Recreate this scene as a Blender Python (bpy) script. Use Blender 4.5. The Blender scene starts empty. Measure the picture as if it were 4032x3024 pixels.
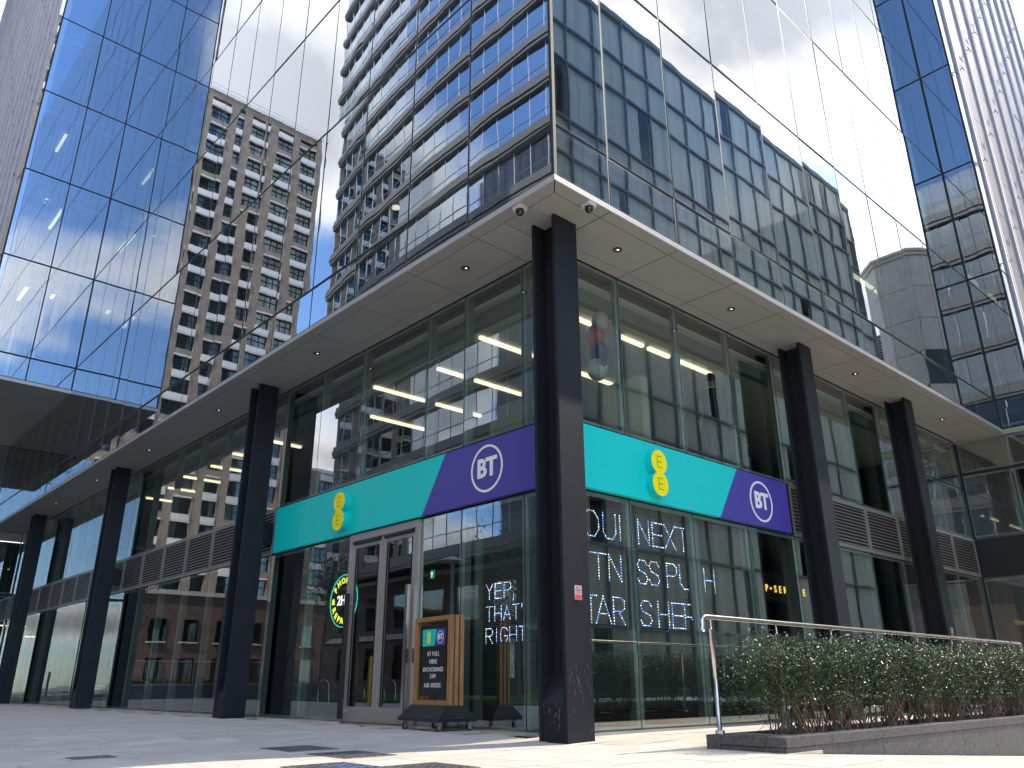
import bpy, math, random
from mathutils import Vector, Matrix, Euler
random.seed(7)
R = math.radians
C = bpy.context.scene.collection
sc = bpy.context.scene

# ---------------------------------------------------------------- camera
cam = bpy.data.cameras.new('camera')
cam.sensor_width = 36.0
cam.lens = 36.0 * 3126.84 / 4032.0
cam.clip_start = 0.05
cam.clip_end = 3000
camo = bpy.data.objects.new('camera', cam)
C.objects.link(camo)
camo.rotation_mode = 'XYZ'
camo.matrix_world = (Matrix.Translation((-6.432, -6.172, 0.64)) @ Matrix.Rotation(R(-42.484), 4, 'Z')
                     @ Matrix.Rotation(R(110.674), 4, 'X') @ Matrix.Rotation(R(-0.255), 4, 'Z'))
sc.camera = camo

# ---------------------------------------------------------------- sky and sun
SUN_EL, SUN_AZ = 47.0, 103.0          # azimuth measured from +y towards +x
CLOUD_OFF = (5.605735, 22.904023, 16.636617)
world = bpy.data.worlds.new('World'); sc.world = world
world.use_nodes = True
wn, wl = world.node_tree.nodes, world.node_tree.links
wn.clear()
out = wn.new('ShaderNodeOutputWorld'); bg = wn.new('ShaderNodeBackground'); wl.new(bg.outputs[0], out.inputs[0])
bg.inputs[1].default_value = 0.15
sky = wn.new('ShaderNodeTexSky'); sky.sky_type = 'NISHITA'; sky.sun_disc = False
sky.sun_elevation = R(SUN_EL); sky.sun_rotation = R(SUN_AZ)
sky.air_density = 1.0; sky.dust_density = 0.4; sky.ozone_density = 2.0
tc = wn.new('ShaderNodeTexCoord'); sep = wn.new('ShaderNodeSeparateXYZ'); wl.new(tc.outputs['Generated'], sep.inputs[0])
def wmath(op, a, b=None, c=None):
    n = wn.new('ShaderNodeMath'); n.operation = op
    for i, v in enumerate((a, b, c)):
        if v is None: continue
        if isinstance(v, (int, float)): n.inputs[i].default_value = v
        else: wl.new(v, n.inputs[i])
    return n.outputs[0]
zc = wmath('ADD', wmath('MAXIMUM', sep.outputs[2], 0.0), 0.22)
comb = wn.new('ShaderNodeCombineXYZ')
wl.new(wmath('DIVIDE', sep.outputs[0], zc), comb.inputs[0]); wl.new(wmath('DIVIDE', sep.outputs[1], zc), comb.inputs[1])
vadd = wn.new('ShaderNodeVectorMath'); vadd.operation = 'ADD'; wl.new(comb.outputs[0], vadd.inputs[0]); vadd.inputs[1].default_value = CLOUD_OFF
no = wn.new('ShaderNodeTexNoise'); wl.new(vadd.outputs[0], no.inputs['Vector'])
no.inputs['Scale'].default_value = 0.85; no.inputs['Detail'].default_value = 9; no.inputs['Roughness'].default_value = 0.5
ra = wn.new('ShaderNodeValToRGB'); wl.new(no.outputs['Fac'], ra.inputs[0])
ra.color_ramp.elements[0].position = 0.475; ra.color_ramp.elements[1].position = 0.565
ra.color_ramp.interpolation = 'EASE'
# thick cloud goes grey-white, its edges stay bright
rc = wn.new('ShaderNodeValToRGB'); wl.new(no.outputs['Fac'], rc.inputs[0])
rc.color_ramp.elements[0].position = 0.49; rc.color_ramp.elements[0].color = (1.0, 0.96, 0.905, 1)
rc.color_ramp.elements[1].position = 0.60; rc.color_ramp.elements[1].color = (0.33, 0.335, 0.365, 1)
vs = wn.new('ShaderNodeVectorMath'); vs.operation = 'SCALE'; wl.new(rc.outputs[0], vs.inputs[0]); vs.inputs[3].default_value = 8.8
sks = wn.new('ShaderNodeVectorMath'); sks.operation = 'MULTIPLY'; wl.new(sky.outputs[0], sks.inputs[0]); sks.inputs[1].default_value = (0.84, 1.0, 1.20)
mx = wn.new('ShaderNodeMix'); mx.data_type = 'RGBA'
wl.new(ra.outputs[0], mx.inputs[0]); wl.new(sks.outputs[0], mx.inputs[6]); wl.new(vs.outputs[0], mx.inputs[7])
wl.new(mx.outputs[2], bg.inputs[0])

sund = bpy.data.lights.new('sun', 'SUN'); sund.energy = 2.0; sund.angle = R(0.6); sund.color = (1.0, 0.90, 0.76)
suno = bpy.data.objects.new('sun', sund); C.objects.link(suno)
sdir = Vector((math.sin(R(SUN_AZ)) * math.cos(R(SUN_EL)), math.cos(R(SUN_AZ)) * math.cos(R(SUN_EL)), math.sin(R(SUN_EL))))
suno.rotation_euler = (-sdir).to_track_quat('-Z', 'Y').to_euler(); suno.location = (20, -30, 60)

sc.view_settings.view_transform = 'Standard'; sc.view_settings.look = 'None'
sc.view_settings.exposure = 1.75; sc.view_settings.gamma = 1.0; sc.view_settings.use_curve_mapping = False
sc.render.engine = 'CYCLES'
sc.cycles.max_bounces = 14; sc.cycles.glossy_bounces = 7; sc.cycles.transparent_max_bounces = 20
sc.cycles.diffuse_bounces = 3; sc.cycles.transmission_bounces = 6
sc.cycles.use_denoising = True; sc.cycles.sample_clamp_indirect = 3.0
sc.cycles.caustics_reflective = True; sc.cycles.blur_glossy = 1.0; sc.cycles.caustics_refractive = False

# ---------------------------------------------------------------- materials
def M_(name):
    m = bpy.data.materials.new(name); m.use_nodes = True
    nt = m.node_tree; return m, nt.nodes, nt.links, nt.nodes['Principled BSDF']
def plain(name, col, rough=0.6, metal=0.0, spec=0.5, noise=0.0, nscale=4.0, bump=0.0, bscale=40.0, coat=0.0, objvar=0.0):
    m, n, l, b = M_(name)
    b.inputs['Roughness'].default_value = rough; b.inputs['Metallic'].default_value = metal
    b.inputs['Specular IOR Level'].default_value = spec; b.inputs['Coat Weight'].default_value = coat
    b.inputs['Base Color'].default_value = (*col, 1)
    if noise or bump or objvar:
        t = n.new('ShaderNodeTexCoord')
    if noise or objvar:
        hs = n.new('ShaderNodeHueSaturation'); hs.inputs['Color'].default_value = (*col, 1)
        val = None
        if noise:
            x = n.new('ShaderNodeTexNoise'); x.inputs['Scale'].default_value = nscale; x.inputs['Detail'].default_value = 6
            l.new(t.outputs['Object'], x.inputs['Vector'])
            mr = n.new('ShaderNodeMapRange'); l.new(x.outputs['Fac'], mr.inputs[0])
            mr.inputs[1].default_value = 0.3; mr.inputs[2].default_value = 0.7
            mr.inputs[3].default_value = 1 - noise; mr.inputs[4].default_value = 1 + noise
            val = mr.outputs[0]
        if objvar:
            oi = n.new('ShaderNodeObjectInfo'); m2 = n.new('ShaderNodeMapRange'); l.new(oi.outputs['Random'], m2.inputs[0])
            m2.inputs[3].default_value = 1 - objvar; m2.inputs[4].default_value = 1 + objvar
            if val is not None:
                mm = n.new('ShaderNodeMath'); mm.operation = 'MULTIPLY'; l.new(val, mm.inputs[0]); l.new(m2.outputs[0], mm.inputs[1]); val = mm.outputs[0]
            else: val = m2.outputs[0]
        l.new(val, hs.inputs['Value']); l.new(hs.outputs[0], b.inputs['Base Color'])
    if bump:
        x = n.new('ShaderNodeTexNoise'); x.inputs['Scale'].default_value = bscale; x.inputs['Detail'].default_value = 4
        l.new(t.outputs['Object'], x.inputs['Vector'])
        bp = n.new('ShaderNodeBump'); bp.inputs['Strength'].default_value = bump; bp.inputs['Distance'].default_value = 0.01
        l.new(x.outputs['Fac'], bp.inputs['Height']); l.new(bp.outputs[0], b.inputs['Normal'])
    return m
def emit(name, col, s):
    m, n, l, b = M_(name)
    b.inputs['Base Color'].default_value = (*[min(1, c) for c in col], 1)
    b.inputs['Emission Color'].default_value = (*col, 1); b.inputs['Emission Strength'].default_value = s
    b.inputs['Roughness'].default_value = 0.5
    return m
def glass(name, base, refl=(0.93, 0.97, 1.0), tint=(0.62, 0.72, 0.70), wave=0.0015, wscale=1.3, fres=1.5, rough=0.0):
    m = bpy.data.materials.new(name); m.use_nodes = True
    n, l = m.node_tree.nodes, m.node_tree.links; n.clear()
    o = n.new('ShaderNodeOutputMaterial'); mix = n.new('ShaderNodeMixShader')
    tr = n.new('ShaderNodeBsdfTransparent'); tr.inputs[0].default_value = (*tint, 1)
    gl = n.new('ShaderNodeBsdfGlossy'); gl.inputs['Color'].default_value = (*refl, 1); gl.inputs['Roughness'].default_value = rough
    lw = n.new('ShaderNodeLayerWeight'); lw.inputs[0].default_value = 0.5
    pw = n.new('ShaderNodeMath'); pw.operation = 'POWER'; l.new(lw.outputs['Facing'], pw.inputs[0]); pw.inputs[1].default_value = 5.0
    fr = n.new('ShaderNodeMath'); fr.operation = 'MULTIPLY_ADD'; l.new(pw.outputs[0], fr.inputs[0]); fr.inputs[1].default_value = 0.96; fr.inputs[2].default_value = 0.04
    ma = n.new('ShaderNodeMath'); ma.operation = 'MULTIPLY_ADD'; l.new(fr.outputs[0], ma.inputs[0])
    ma.inputs[1].default_value = fres * (1 - base); ma.inputs[2].default_value = base; ma.use_clamp = True
    l.new(ma.outputs[0], mix.inputs[0]); l.new(tr.outputs[0], mix.inputs[1]); l.new(gl.outputs[0], mix.inputs[2]); l.new(mix.outputs[0], o.inputs[0])
    if wave:
        t = n.new('ShaderNodeTexCoord'); oi = n.new('ShaderNodeObjectInfo')
        sc_ = n.new('ShaderNodeMath'); sc_.operation = 'MULTIPLY'; l.new(oi.outputs['Random'], sc_.inputs[0]); sc_.inputs[1].default_value = 50
        va = n.new('ShaderNodeVectorMath'); va.operation = 'ADD'; l.new(t.outputs['Object'], va.inputs[0]); l.new(sc_.outputs[0], va.inputs[1])
        x = n.new('ShaderNodeTexNoise'); x.inputs['Scale'].default_value = wscale; x.inputs['Detail'].default_value = 1.5
        l.new(va.outputs[0], x.inputs['Vector'])
        bp = n.new('ShaderNodeBump'); bp.inputs['Strength'].default_value = 1.0; bp.inputs['Distance'].default_value = wave
        l.new(x.outputs['Fac'], bp.inputs['Height']); l.new(bp.outputs[0], gl.inputs['Normal'])
    return m

G_UP = glass('coated_facade_glass', 0.34, (0.93, 0.97, 1.0), (0.36, 0.45, 0.46), 0.0010, 1.0, 1.1)
G_LOW = glass('shopfront_glass', 0.19, (0.95, 0.98, 0.98), (0.66, 0.76, 0.72), 0.0010, 1.0, 1.4)
G_BAND = glass('blue_tower_glass', 0.50, (0.80, 0.90, 1.0), (0.30, 0.40, 0.50), 0.0008, 0.8)
G_CURT = glass('curtain_wall_glass', 0.0, (0.90, 0.97, 1.0), (0.90, 0.96, 0.93), 0.0010, 0.9, 1.0)
G_APT = glass('apartment_window_glass', 0.07, (0.75, 0.95, 0.95), (0.5, 0.6, 0.6), 0.001, 1.0)
G_RAIL = glass('balustrade_glass', 0.05, (0.95, 1, 0.98), (0.90, 0.95, 0.93), 0.0, 1.0, 1.0)
FRIT = plain('grey_green_glass_border', (0.30, 0.36, 0.35), 0.25, noise=0.05)
FIN = plain('grey_green_mullion_paint', (0.19, 0.235, 0.225), 0.35)
JOINT = plain('black_gasket', (0.008, 0.009, 0.012), 0.6)
SOFF = plain('grey_soffit_metal', (0.30, 0.292, 0.275), 0.5, noise=0.04, nscale=1.2, objvar=0.03)
TRIM = plain('pale_aluminium_edge', (0.42, 0.41, 0.41), 0.35, 0.2)
COLP = plain('dark_column_paint', (0.012, 0.0145, 0.020), 0.5, 0.0, 0.28, noise=0.15, nscale=1.5, bump=0.08, bscale=60)
SCUFF = plain('pale_scratch', (0.22, 0.22, 0.23), 0.7)
LOUV = plain('warm_grey_louvre_metal', (0.27, 0.25, 0.235), 0.4, 0.3, objvar=0.04)
SILV = plain('silver_cladding_metal', (0.46, 0.44, 0.47), 0.6, 0.1, 0.3, objvar=0.06, noise=0.04, nscale=0.7)
TEAL = plain('teal_sign_face', (0.0, 0.62, 0.58), 0.35, objvar=0.0)
PURP = plain('purple_sign_face', (0.070, 0.058, 0.33), 0.35)
YELL = plain('yellow_sign_face', (0.98, 0.82, 0.0), 0.4)
EGREEN = plain('green_letter_dots', (0.10, 0.33, 0.03), 0.4)
WHITE = plain('white_letter_face', (0.85, 0.85, 0.86), 0.4)
DOORM = plain('warm_grey_aluminium', (0.38, 0.355, 0.335), 0.35, 0.35)
BLACK = plain('black_satin_metal', (0.012, 0.013, 0.016), 0.38)
RUBB = plain('dark_grey_rubber', (0.05, 0.05, 0.055), 0.7)
STEEL = plain('brushed_stainless', (0.60, 0.57, 0.55), 0.22, 1.0, noise=0.08, nscale=8)
SIGNB = plain('black_board_face', (0.008, 0.011, 0.014), 0.3)
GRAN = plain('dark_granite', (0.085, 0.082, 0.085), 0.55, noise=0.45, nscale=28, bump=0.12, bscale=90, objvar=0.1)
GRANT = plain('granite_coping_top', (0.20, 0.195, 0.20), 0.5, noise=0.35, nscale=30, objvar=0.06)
SOIL = plain('planting_soil', (0.035, 0.026, 0.02), 0.95, noise=0.4, nscale=12, bump=0.5, bscale=30)
BARK = plain('shrub_stem_bark', (0.16, 0.105, 0.07), 0.8, noise=0.3, nscale=20)
TBARK = plain('grey_tree_bark', (0.16, 0.13, 0.11), 0.9, noise=0.3, nscale=12)
LEAF = plain('glossy_evergreen_leaf', (0.040, 0.075, 0.030), 0.38, 0.0, 0.35, noise=0.5, nscale=7)
LEAF2 = plain('light_tree_leaf', (0.10, 0.16, 0.035), 0.5, noise=0.35, nscale=6)
GRASS = plain('lawn_grass', (0.05, 0.10, 0.02), 0.9, noise=0.4, nscale=9)
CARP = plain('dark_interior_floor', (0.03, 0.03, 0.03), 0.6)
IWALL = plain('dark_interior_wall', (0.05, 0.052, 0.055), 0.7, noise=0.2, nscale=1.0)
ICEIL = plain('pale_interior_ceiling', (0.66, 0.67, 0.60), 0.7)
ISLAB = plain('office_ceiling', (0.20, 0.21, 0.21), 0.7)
IPART = plain('cream_partition', (0.50, 0.52, 0.40), 0.6)
STRIP = emit('warm_strip_light', (1.0, 0.82, 0.56), 0.75)
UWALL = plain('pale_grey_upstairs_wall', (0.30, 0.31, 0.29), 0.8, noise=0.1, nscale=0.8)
DLIGHT = emit('downlight_lamp', (1.0, 0.93, 0.80), 0.8)
LEDW = emit('white_led_dot', (0.86, 0.93, 1.0), 0.9)
LEDB = emit('blue_led_dot', (0.28, 0.50, 1.0), 0.85)
LEDO = emit('orange_led_dot', (1.0, 0.80, 0.62), 0.55)
NEONY = emit('yellow_neon', (1.0, 0.92, 0.05), 0.5)
NEONG = emit('green_neon', (0.03, 0.50, 0.42), 0.5)
NEONW = emit('white_neon', (1.0, 1.0, 1.0), 0.5)
AMBER = emit('amber_letters', (1.0, 0.55, 0.08), 0.7)
EXITG = emit('exit_green', (0.03, 0.30, 0.12), 0.25)
WOOD = None
def mk_wood():
    m, n, l, b = M_('oak_frame')
    t = n.new('ShaderNodeTexCoord'); mp = n.new('ShaderNodeMapping'); mp.inputs['Scale'].default_value = (40, 40, 3)
    l.new(t.outputs['Object'], mp.inputs[0]); x = n.new('ShaderNodeTexNoise'); x.inputs['Scale'].default_value = 1.0; x.inputs['Detail'].default_value = 5
    l.new(mp.outputs[0], x.inputs['Vector']); r = n.new('ShaderNodeValToRGB'); l.new(x.outputs['Fac'], r.inputs[0])
    r.color_ramp.elements[0].position = 0.3; r.color_ramp.elements[0].color = (0.24, 0.115, 0.042, 1)
    r.color_ramp.elements[1].position = 0.7; r.color_ramp.elements[1].color = (0.40, 0.215, 0.09, 1)
    l.new(r.outputs[0], b.inputs['Base Color']); b.inputs['Roughness'].default_value = 0.45
    return m
WOOD = mk_wood()
def mk_brick(name, c1, c2, mortar, scale=1.0, axis='XZ'):
    m, n, l, b = M_(name)
    t = n.new('ShaderNodeTexCoord'); s = n.new('ShaderNodeSeparateXYZ'); l.new(t.outputs['Object'], s.inputs[0])
    ad = n.new('ShaderNodeMath'); ad.operation = 'ADD'; l.new(s.outputs[0], ad.inputs[0]); l.new(s.outputs[1], ad.inputs[1])
    cb = n.new('ShaderNodeCombineXYZ'); l.new(ad.outputs[0], cb.inputs[0]); l.new(s.outputs[2], cb.inputs[1])
    br = n.new('ShaderNodeTexBrick'); l.new(cb.outputs[0], br.inputs['Vector']); br.inputs['Scale'].default_value = scale
    br.inputs['Brick Width'].default_value = 0.225; br.inputs['Row Height'].default_value = 0.075; br.inputs['Mortar Size'].default_value = 0.008
    br.inputs['Color1'].default_value = (*c1, 1); br.inputs['Color2'].default_value = (*c2, 1); br.inputs['Mortar'].default_value = (*mortar, 1)
    x = n.new('ShaderNodeTexNoise'); x.inputs['Scale'].default_value = 0.9; x.inputs['Detail'].default_value = 7; l.new(t.outputs['Object'], x.inputs['Vector'])
    mr = n.new('ShaderNodeMapRange'); l.new(x.outputs['Fac'], mr.inputs[0]); mr.inputs[1].default_value = 0.3; mr.inputs[2].default_value = 0.7
    mr.inputs[3].default_value = 0.78; mr.inputs[4].default_value = 1.2
    hs = n.new('ShaderNodeHueSaturation'); l.new(br.outputs['Color'], hs.inputs['Color']); l.new(mr.outputs[0], hs.inputs['Value'])
    l.new(hs.outputs[0], b.inputs['Base Color']); b.inputs['Roughness'].default_value = 0.85
    return m
BRICKT = mk_brick('buff_brown_brick', (0.36, 0.28, 0.21), (0.25, 0.19, 0.145), (0.33, 0.30, 0.26))
BRICKR = mk_brick('dark_red_brick', (0.20, 0.10, 0.07), (0.13, 0.075, 0.06), (0.16, 0.14, 0.12))
WBALC = plain('white_spandrel', (0.80, 0.77, 0.75), 0.5, noise=0.05, nscale=1)
BANDM = plain('grey_band_metal', (0.20, 0.20, 0.20), 0.4, 0.2, noise=0.05, nscale=0.8)
WMULL = plain('white_mullion', (0.70, 0.72, 0.76), 0.4)
GMULL = plain('grey_blue_mullion', (0.22, 0.27, 0.29), 0.45)
SUNSTREAK = None
def mk_sunstreak():  # pale vertical streaks: sunlight thrown back by the office glass, painted into the colour
    m, n, l, b = M_('cream_sun_streaks')
    t = n.new('ShaderNodeTexCoord'); w = n.new('ShaderNodeTexNoise'); mp = n.new('ShaderNodeMapping'); mp.inputs['Scale'].default_value = (2.2, 2.2, 0.05)
    l.new(t.outputs['Object'], mp.inputs[0]); l.new(mp.outputs[0], w.inputs['Vector']); w.inputs['Scale'].default_value = 1; w.inputs['Detail'].default_value = 3
    r = n.new('ShaderNodeValToRGB'); l.new(w.outputs['Fac'], r.inputs[0])
    r.color_ramp.elements[0].position = 0.32; r.color_ramp.elements[0].color = (0.66, 0.70, 0.67, 1)
    r.color_ramp.elements[1].position = 0.56; r.color_ramp.elements[1].color = (0.95, 0.92, 0.83, 1)
    l.new(r.outputs[0], b.inputs['Base Color']); b.inputs['Roughness'].default_value = 0.9
    return m
SUNSTREAK = mk_sunstreak()
STONE = plain('beige_panel_stone', (0.64, 0.58, 0.49), 0.7, noise=0.10, nscale=1.5, objvar=0.05)
def mk_paving():
    m, n, l, b = M_('pale_stone_paving')
    t = n.new('ShaderNodeTexCoord'); oi = n.new('ShaderNodeObjectInfo')
    x = n.new('ShaderNodeTexNoise'); x.inputs['Scale'].default_value = 2.2; x.inputs['Detail'].default_value = 8; x.inputs['Roughness'].default_value = 0.65
    l.new(t.outputs['Object'], x.inputs['Vector'])
    r = n.new('ShaderNodeValToRGB'); l.new(x.outputs['Fac'], r.inputs[0])
    r.color_ramp.elements[0].position = 0.30; r.color_ramp.elements[0].color = (0.46, 0.405, 0.345, 1)
    r.color_ramp.elements[1].position = 0.72; r.color_ramp.elements[1].color = (0.58, 0.52, 0.445, 1)
    m2 = n.new('ShaderNodeMapRange'); l.new(oi.outputs['Random'], m2.inputs[0]); m2.inputs[3].default_value = 0.90; m2.inputs[4].default_value = 1.08
    hs = n.new('ShaderNodeHueSaturation'); l.new(r.outputs[0], hs.inputs['Color']); l.new(m2.outputs[0], hs.inputs['Value'])
    l.new(hs.outputs[0], b.inputs['Base Color']); b.inputs['Roughness'].default_value = 0.75
    x2 = n.new('ShaderNodeTexNoise'); x2.inputs['Scale'].default_value = 60; l.new(t.outputs['Object'], x2.inputs['Vector'])
    bp = n.new('ShaderNodeBump'); bp.inputs['Strength'].default_value = 0.12; bp.inputs['Distance'].default_value = 0.01
    l.new(x2.outputs['Fac'], bp.inputs['Height']); l.new(bp.outputs[0], b.inputs['Normal'])
    return m
PAVE = mk_paving()
PJOINT = plain('paving_joint_sand', (0.11, 0.10, 0.09), 0.95, noise=0.2, nscale=20)
#
GROUND = plain('distant_street_ground', (0.30, 0.28, 0.26), 0.9, noise=0.2, nscale=0.4)

# ---------------------------------------------------------------- mesh helpers
LOC = {}
class MB:
    def __init__(s): s.v = []; s.f = []; s.m = []
    def poly(s, pts, mi=0):
        k = len(s.v); s.v += [tuple(p) for p in pts]; s.f.append(tuple(range(k, k + len(pts)))); s.m.append(mi); return s
    def box(s, x0, x1, y0, y1, z0, z1, mi=0):
        x0, x1 = min(x0, x1), max(x0, x1); y0, y1 = min(y0, y1), max(y0, y1)
        k = len(s.v)
        s.v += [(x0, y0, z0), (x1, y0, z0), (x1, y1, z0), (x0, y1, z0), (x0, y0, z1), (x1, y0, z1), (x1, y1, z1), (x0, y1, z1)]
        for f in ((0, 3, 2, 1), (4, 5, 6, 7), (0, 1, 5, 4), (1, 2, 6, 5), (2, 3, 7, 6), (3, 0, 4, 7)):
            s.f.append(tuple(k + i for i in f)); s.m.append(mi)
        return s
    def fr(s, o, u, v, n, a0, a1, b0, b1, d0, d1, mi=0):      # box in a frame o + a*u + b*v + d*n
        k = len(s.v); o, u, v, n = map(Vector, (o, u, v, n))
        for d in (d0, d1):
            for a, b in ((a0, b0), (a1, b0), (a1, b1), (a0, b1)): s.v.append(tuple(o + u * a + v * b + n * d))
        for f in ((0, 3, 2, 1), (4, 5, 6, 7), (0, 1, 5, 4), (1, 2, 6, 5), (2, 3, 7, 6), (3, 0, 4, 7)):
            s.f.append(tuple(k + i for i in f)); s.m.append(mi)
        return s
    def prism(s, pts, up, mi=0):
        k = len(s.v); n = len(pts); up = Vector(up)
        s.v += [tuple(p) for p in pts] + [tuple(Vector(p) + up) for p in pts]
        s.f.append(tuple(reversed(range(k, k + n)))); s.m.append(mi); s.f.append(tuple(range(k + n, k + 2 * n))); s.m.append(mi)
        for i in range(n):
            j = (i + 1) % n; s.f.append((k + i, k + j, k + n + j, k + n + i)); s.m.append(mi)
        return s
    def tube(s, pts, r, n=8, mi=0, caps=True):
        pts = [Vector(p) for p in pts]; rs = r if isinstance(r, (list, tuple)) else [r] * len(pts)
        k = len(s.v); ref = None
        for i, p in enumerate(pts):
            d = (pts[min(i + 1, len(pts) - 1)] - pts[max(i - 1, 0)]).normalized()
            if ref is None: ref = Vector((0, 0, 1)) if abs(d.z) < 0.9 else Vector((1, 0, 0))
            a = d.cross(ref).normalized(); b = a.cross(d).normalized(); ref = b
            for q in range(n):
                t = 2 * math.pi * q / n; s.v.append(tuple(p + (a * math.cos(t) + b * math.sin(t)) * rs[i]))
        for i in range(len(pts) - 1):
            for q in range(n):
                w = (q + 1) % n; s.f.append((k + i * n + q, k + i * n + w, k + (i + 1) * n + w, k + (i + 1) * n + q)); s.m.append(mi)
        if caps:
            s.f.append(tuple(range(k, k + n))); s.m.append(mi); e = k + (len(pts) - 1) * n; s.f.append(tuple(reversed(range(e, e + n)))); s.m.append(mi)
        return s
    def cyl(s, c, ax, r, h, n=16, mi=0):
        c = Vector(c); ax = Vector(ax).normalized(); return s.tube([c, c + ax * h], r, n, mi)
    def ball(s, c, r, nu=12, nv=8, sz=(1, 1, 1), mi=0):
        k = len(s.v)
        for j in range(nv + 1):
            th = math.pi * j / nv
            for i in range(nu):
                ph = 2 * math.pi * i / nu
                s.v.append((c[0] + r * sz[0] * math.sin(th) * math.cos(ph), c[1] + r * sz[1] * math.sin(th) * math.sin(ph), c[2] + r * sz[2] * math.cos(th)))
        for j in range(nv):
            for i in range(nu):
                w = (i + 1) % nu; s.f.append((k + j * nu + i, k + (j + 1) * nu + i, k + (j + 1) * nu + w, k + j * nu + w)); s.m.append(mi)
        return s
    def mesh(s, name, mats, smooth=False):
        me = bpy.data.meshes.new(name); me.from_pydata(s.v, [], s.f)
        for m in (mats if isinstance(mats, (list, tuple)) else [mats]): me.materials.append(m)
        if any(s.m): me.polygons.foreach_set('material_index', s.m)
        if smooth: me.polygons.foreach_set('use_smooth', [True] * len(s.f))
        me.update(); return me
    def build(s, name, mats, parent=None, smooth=False):
        return link(name, s.mesh(name, mats, smooth), parent)
def link(name, me, parent=None, loc=None):
    o = bpy.data.objects.new(name, me); C.objects.link(o)
    if parent is not None:
        o.parent = parent
        if parent.name in LOC: o.matrix_parent_inverse = Matrix.Translation(-LOC[parent.name])
    if loc is not None: o.location = loc
    return o
def tag(o, label=None, cat=None, group=None, kind=None):
    if label: o['label'] = label
    if cat: o['category'] = cat
    if group: o['group'] = group
    if kind: o['kind'] = kind
    return o
def thing(name, label, cat, loc=(0, 0, 0), group=None):
    o = bpy.data.objects.new(name, None); C.objects.link(o); o.location = loc; LOC[o.name] = Vector(loc); o.empty_display_size = 0.3
    return tag(o, label, cat, group)
def copy_tree(o, parent=None):
    c = o.copy(); C.objects.link(c)
    if parent is not None: c.parent = parent
    elif o.name in LOC: LOC[c.name] = LOC[o.name].copy()
    for ch in list(o.children): copy_tree(ch, c)
    return c
# facade coordinates: 'x' plane faces -x, 'y' plane faces -y; d is depth inwards, s runs along, z up
def fp(ax, pl, d, s, z): return (pl + d, s, z) if ax == 'x' else (s, pl + d, z)
def fbox(mb, ax, pl, d0, d1, s0, s1, z0, z1, mi=0):
    if ax == 'x': mb.box(pl + d0, pl + d1, s0, s1, z0, z1, mi)
    else: mb.box(s0, s1, pl + d0, pl + d1, z0, z1, mi)
def text_geo(txt, size, extrude=0.01, bold=0.0, align='CENTER', spacing=1.0):
    cu = bpy.data.curves.new('t', 'FONT'); cu.body = txt; cu.size = size; cu.extrude = extrude; cu.offset = bold
    cu.align_x = align; cu.align_y = 'CENTER'; cu.resolution_u = 3; cu.space_character = spacing
    o = bpy.data.objects.new('t', cu); C.objects.link(o)
    dg = bpy.context.evaluated_depsgraph_get(); me = bpy.data.meshes.new_from_object(o.evaluated_get(dg))
    v = [tuple(p.co) for p in me.vertices]; f = [tuple(p.vertices) for p in me.polygons]
    bpy.data.objects.remove(o); bpy.data.curves.remove(cu); bpy.data.meshes.remove(me)
    return v, f
def text_obj(name, txt, size, o, u, v, mat, parent, extrude=0.01, bold=0.0, align='CENTER', spacing=1.0):
    vs_, fs_ = text_geo(txt, size, extrude, bold, align, spacing)
    o, u, v = Vector(o), Vector(u), Vector(v); n = u.cross(v)
    mb = MB(); mb.v = [tuple(o + u * a + v * b + n * c) for a, b, c in vs_]; mb.f = fs_; mb.m = [0] * len(fs_)
    return mb.build(name, mat, parent)
# ================================================================ GROUND
tag(MB().poly([(-900, -900, -0.62), (900, -900, -0.62), (900, 900, -0.62), (-900, 900, -0.62)]).build('ground', GROUND), kind='structure')
def gz(x, y):                      # the paving falls away eastwards in front of the planter
    if y < -1.8 and x > 1.15: return -0.058 * min(x - 1.15, 9.5)
    t = min(1.0, max(0.0, (x + y - 1.2) / 1.3)); return 0.045 * t * t * (3 - 2 * t)
pv = MB()
for (x0, x1, y0, y1) in ((-60, 1.15, -40, 70), (1.15, 45, -1.7, 70)):
    pv.poly([(x0, y0, -0.012), (x1, y0, -0.012), (x1, y1, -0.012), (x0, y1, -0.012)])
pv.poly([(1.15, -40, -0.012), (10.65, -40, -0.563), (10.65, -1.7, -0.563), (1.15, -1.7, -0.012)])
pv.poly([(10.65, -40, -0.563), (45, -40, -0.563), (45, -1.7, -0.563), (10.65, -1.7, -0.563)])
pave = pv.build('pavement', PJOINT); tag(pave, kind='structure')
SL_W, SL_L = 0.45, 0.90
cands = []
mcov = [(-2.13, -1.55, 1.88, 2.56), (-2.15, -1.58, 0.78, 1.52), (-2.95, -2.35, -0.25, 0.50), (-2.33, -1.80, -0.72, -0.10), (-2.08, -1.25, 13.4, 15.5), (-3.98, -3.6, 2.49, 2.77)]
rest = MB()
rj = random.Random(3)
nrow = 0
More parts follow.
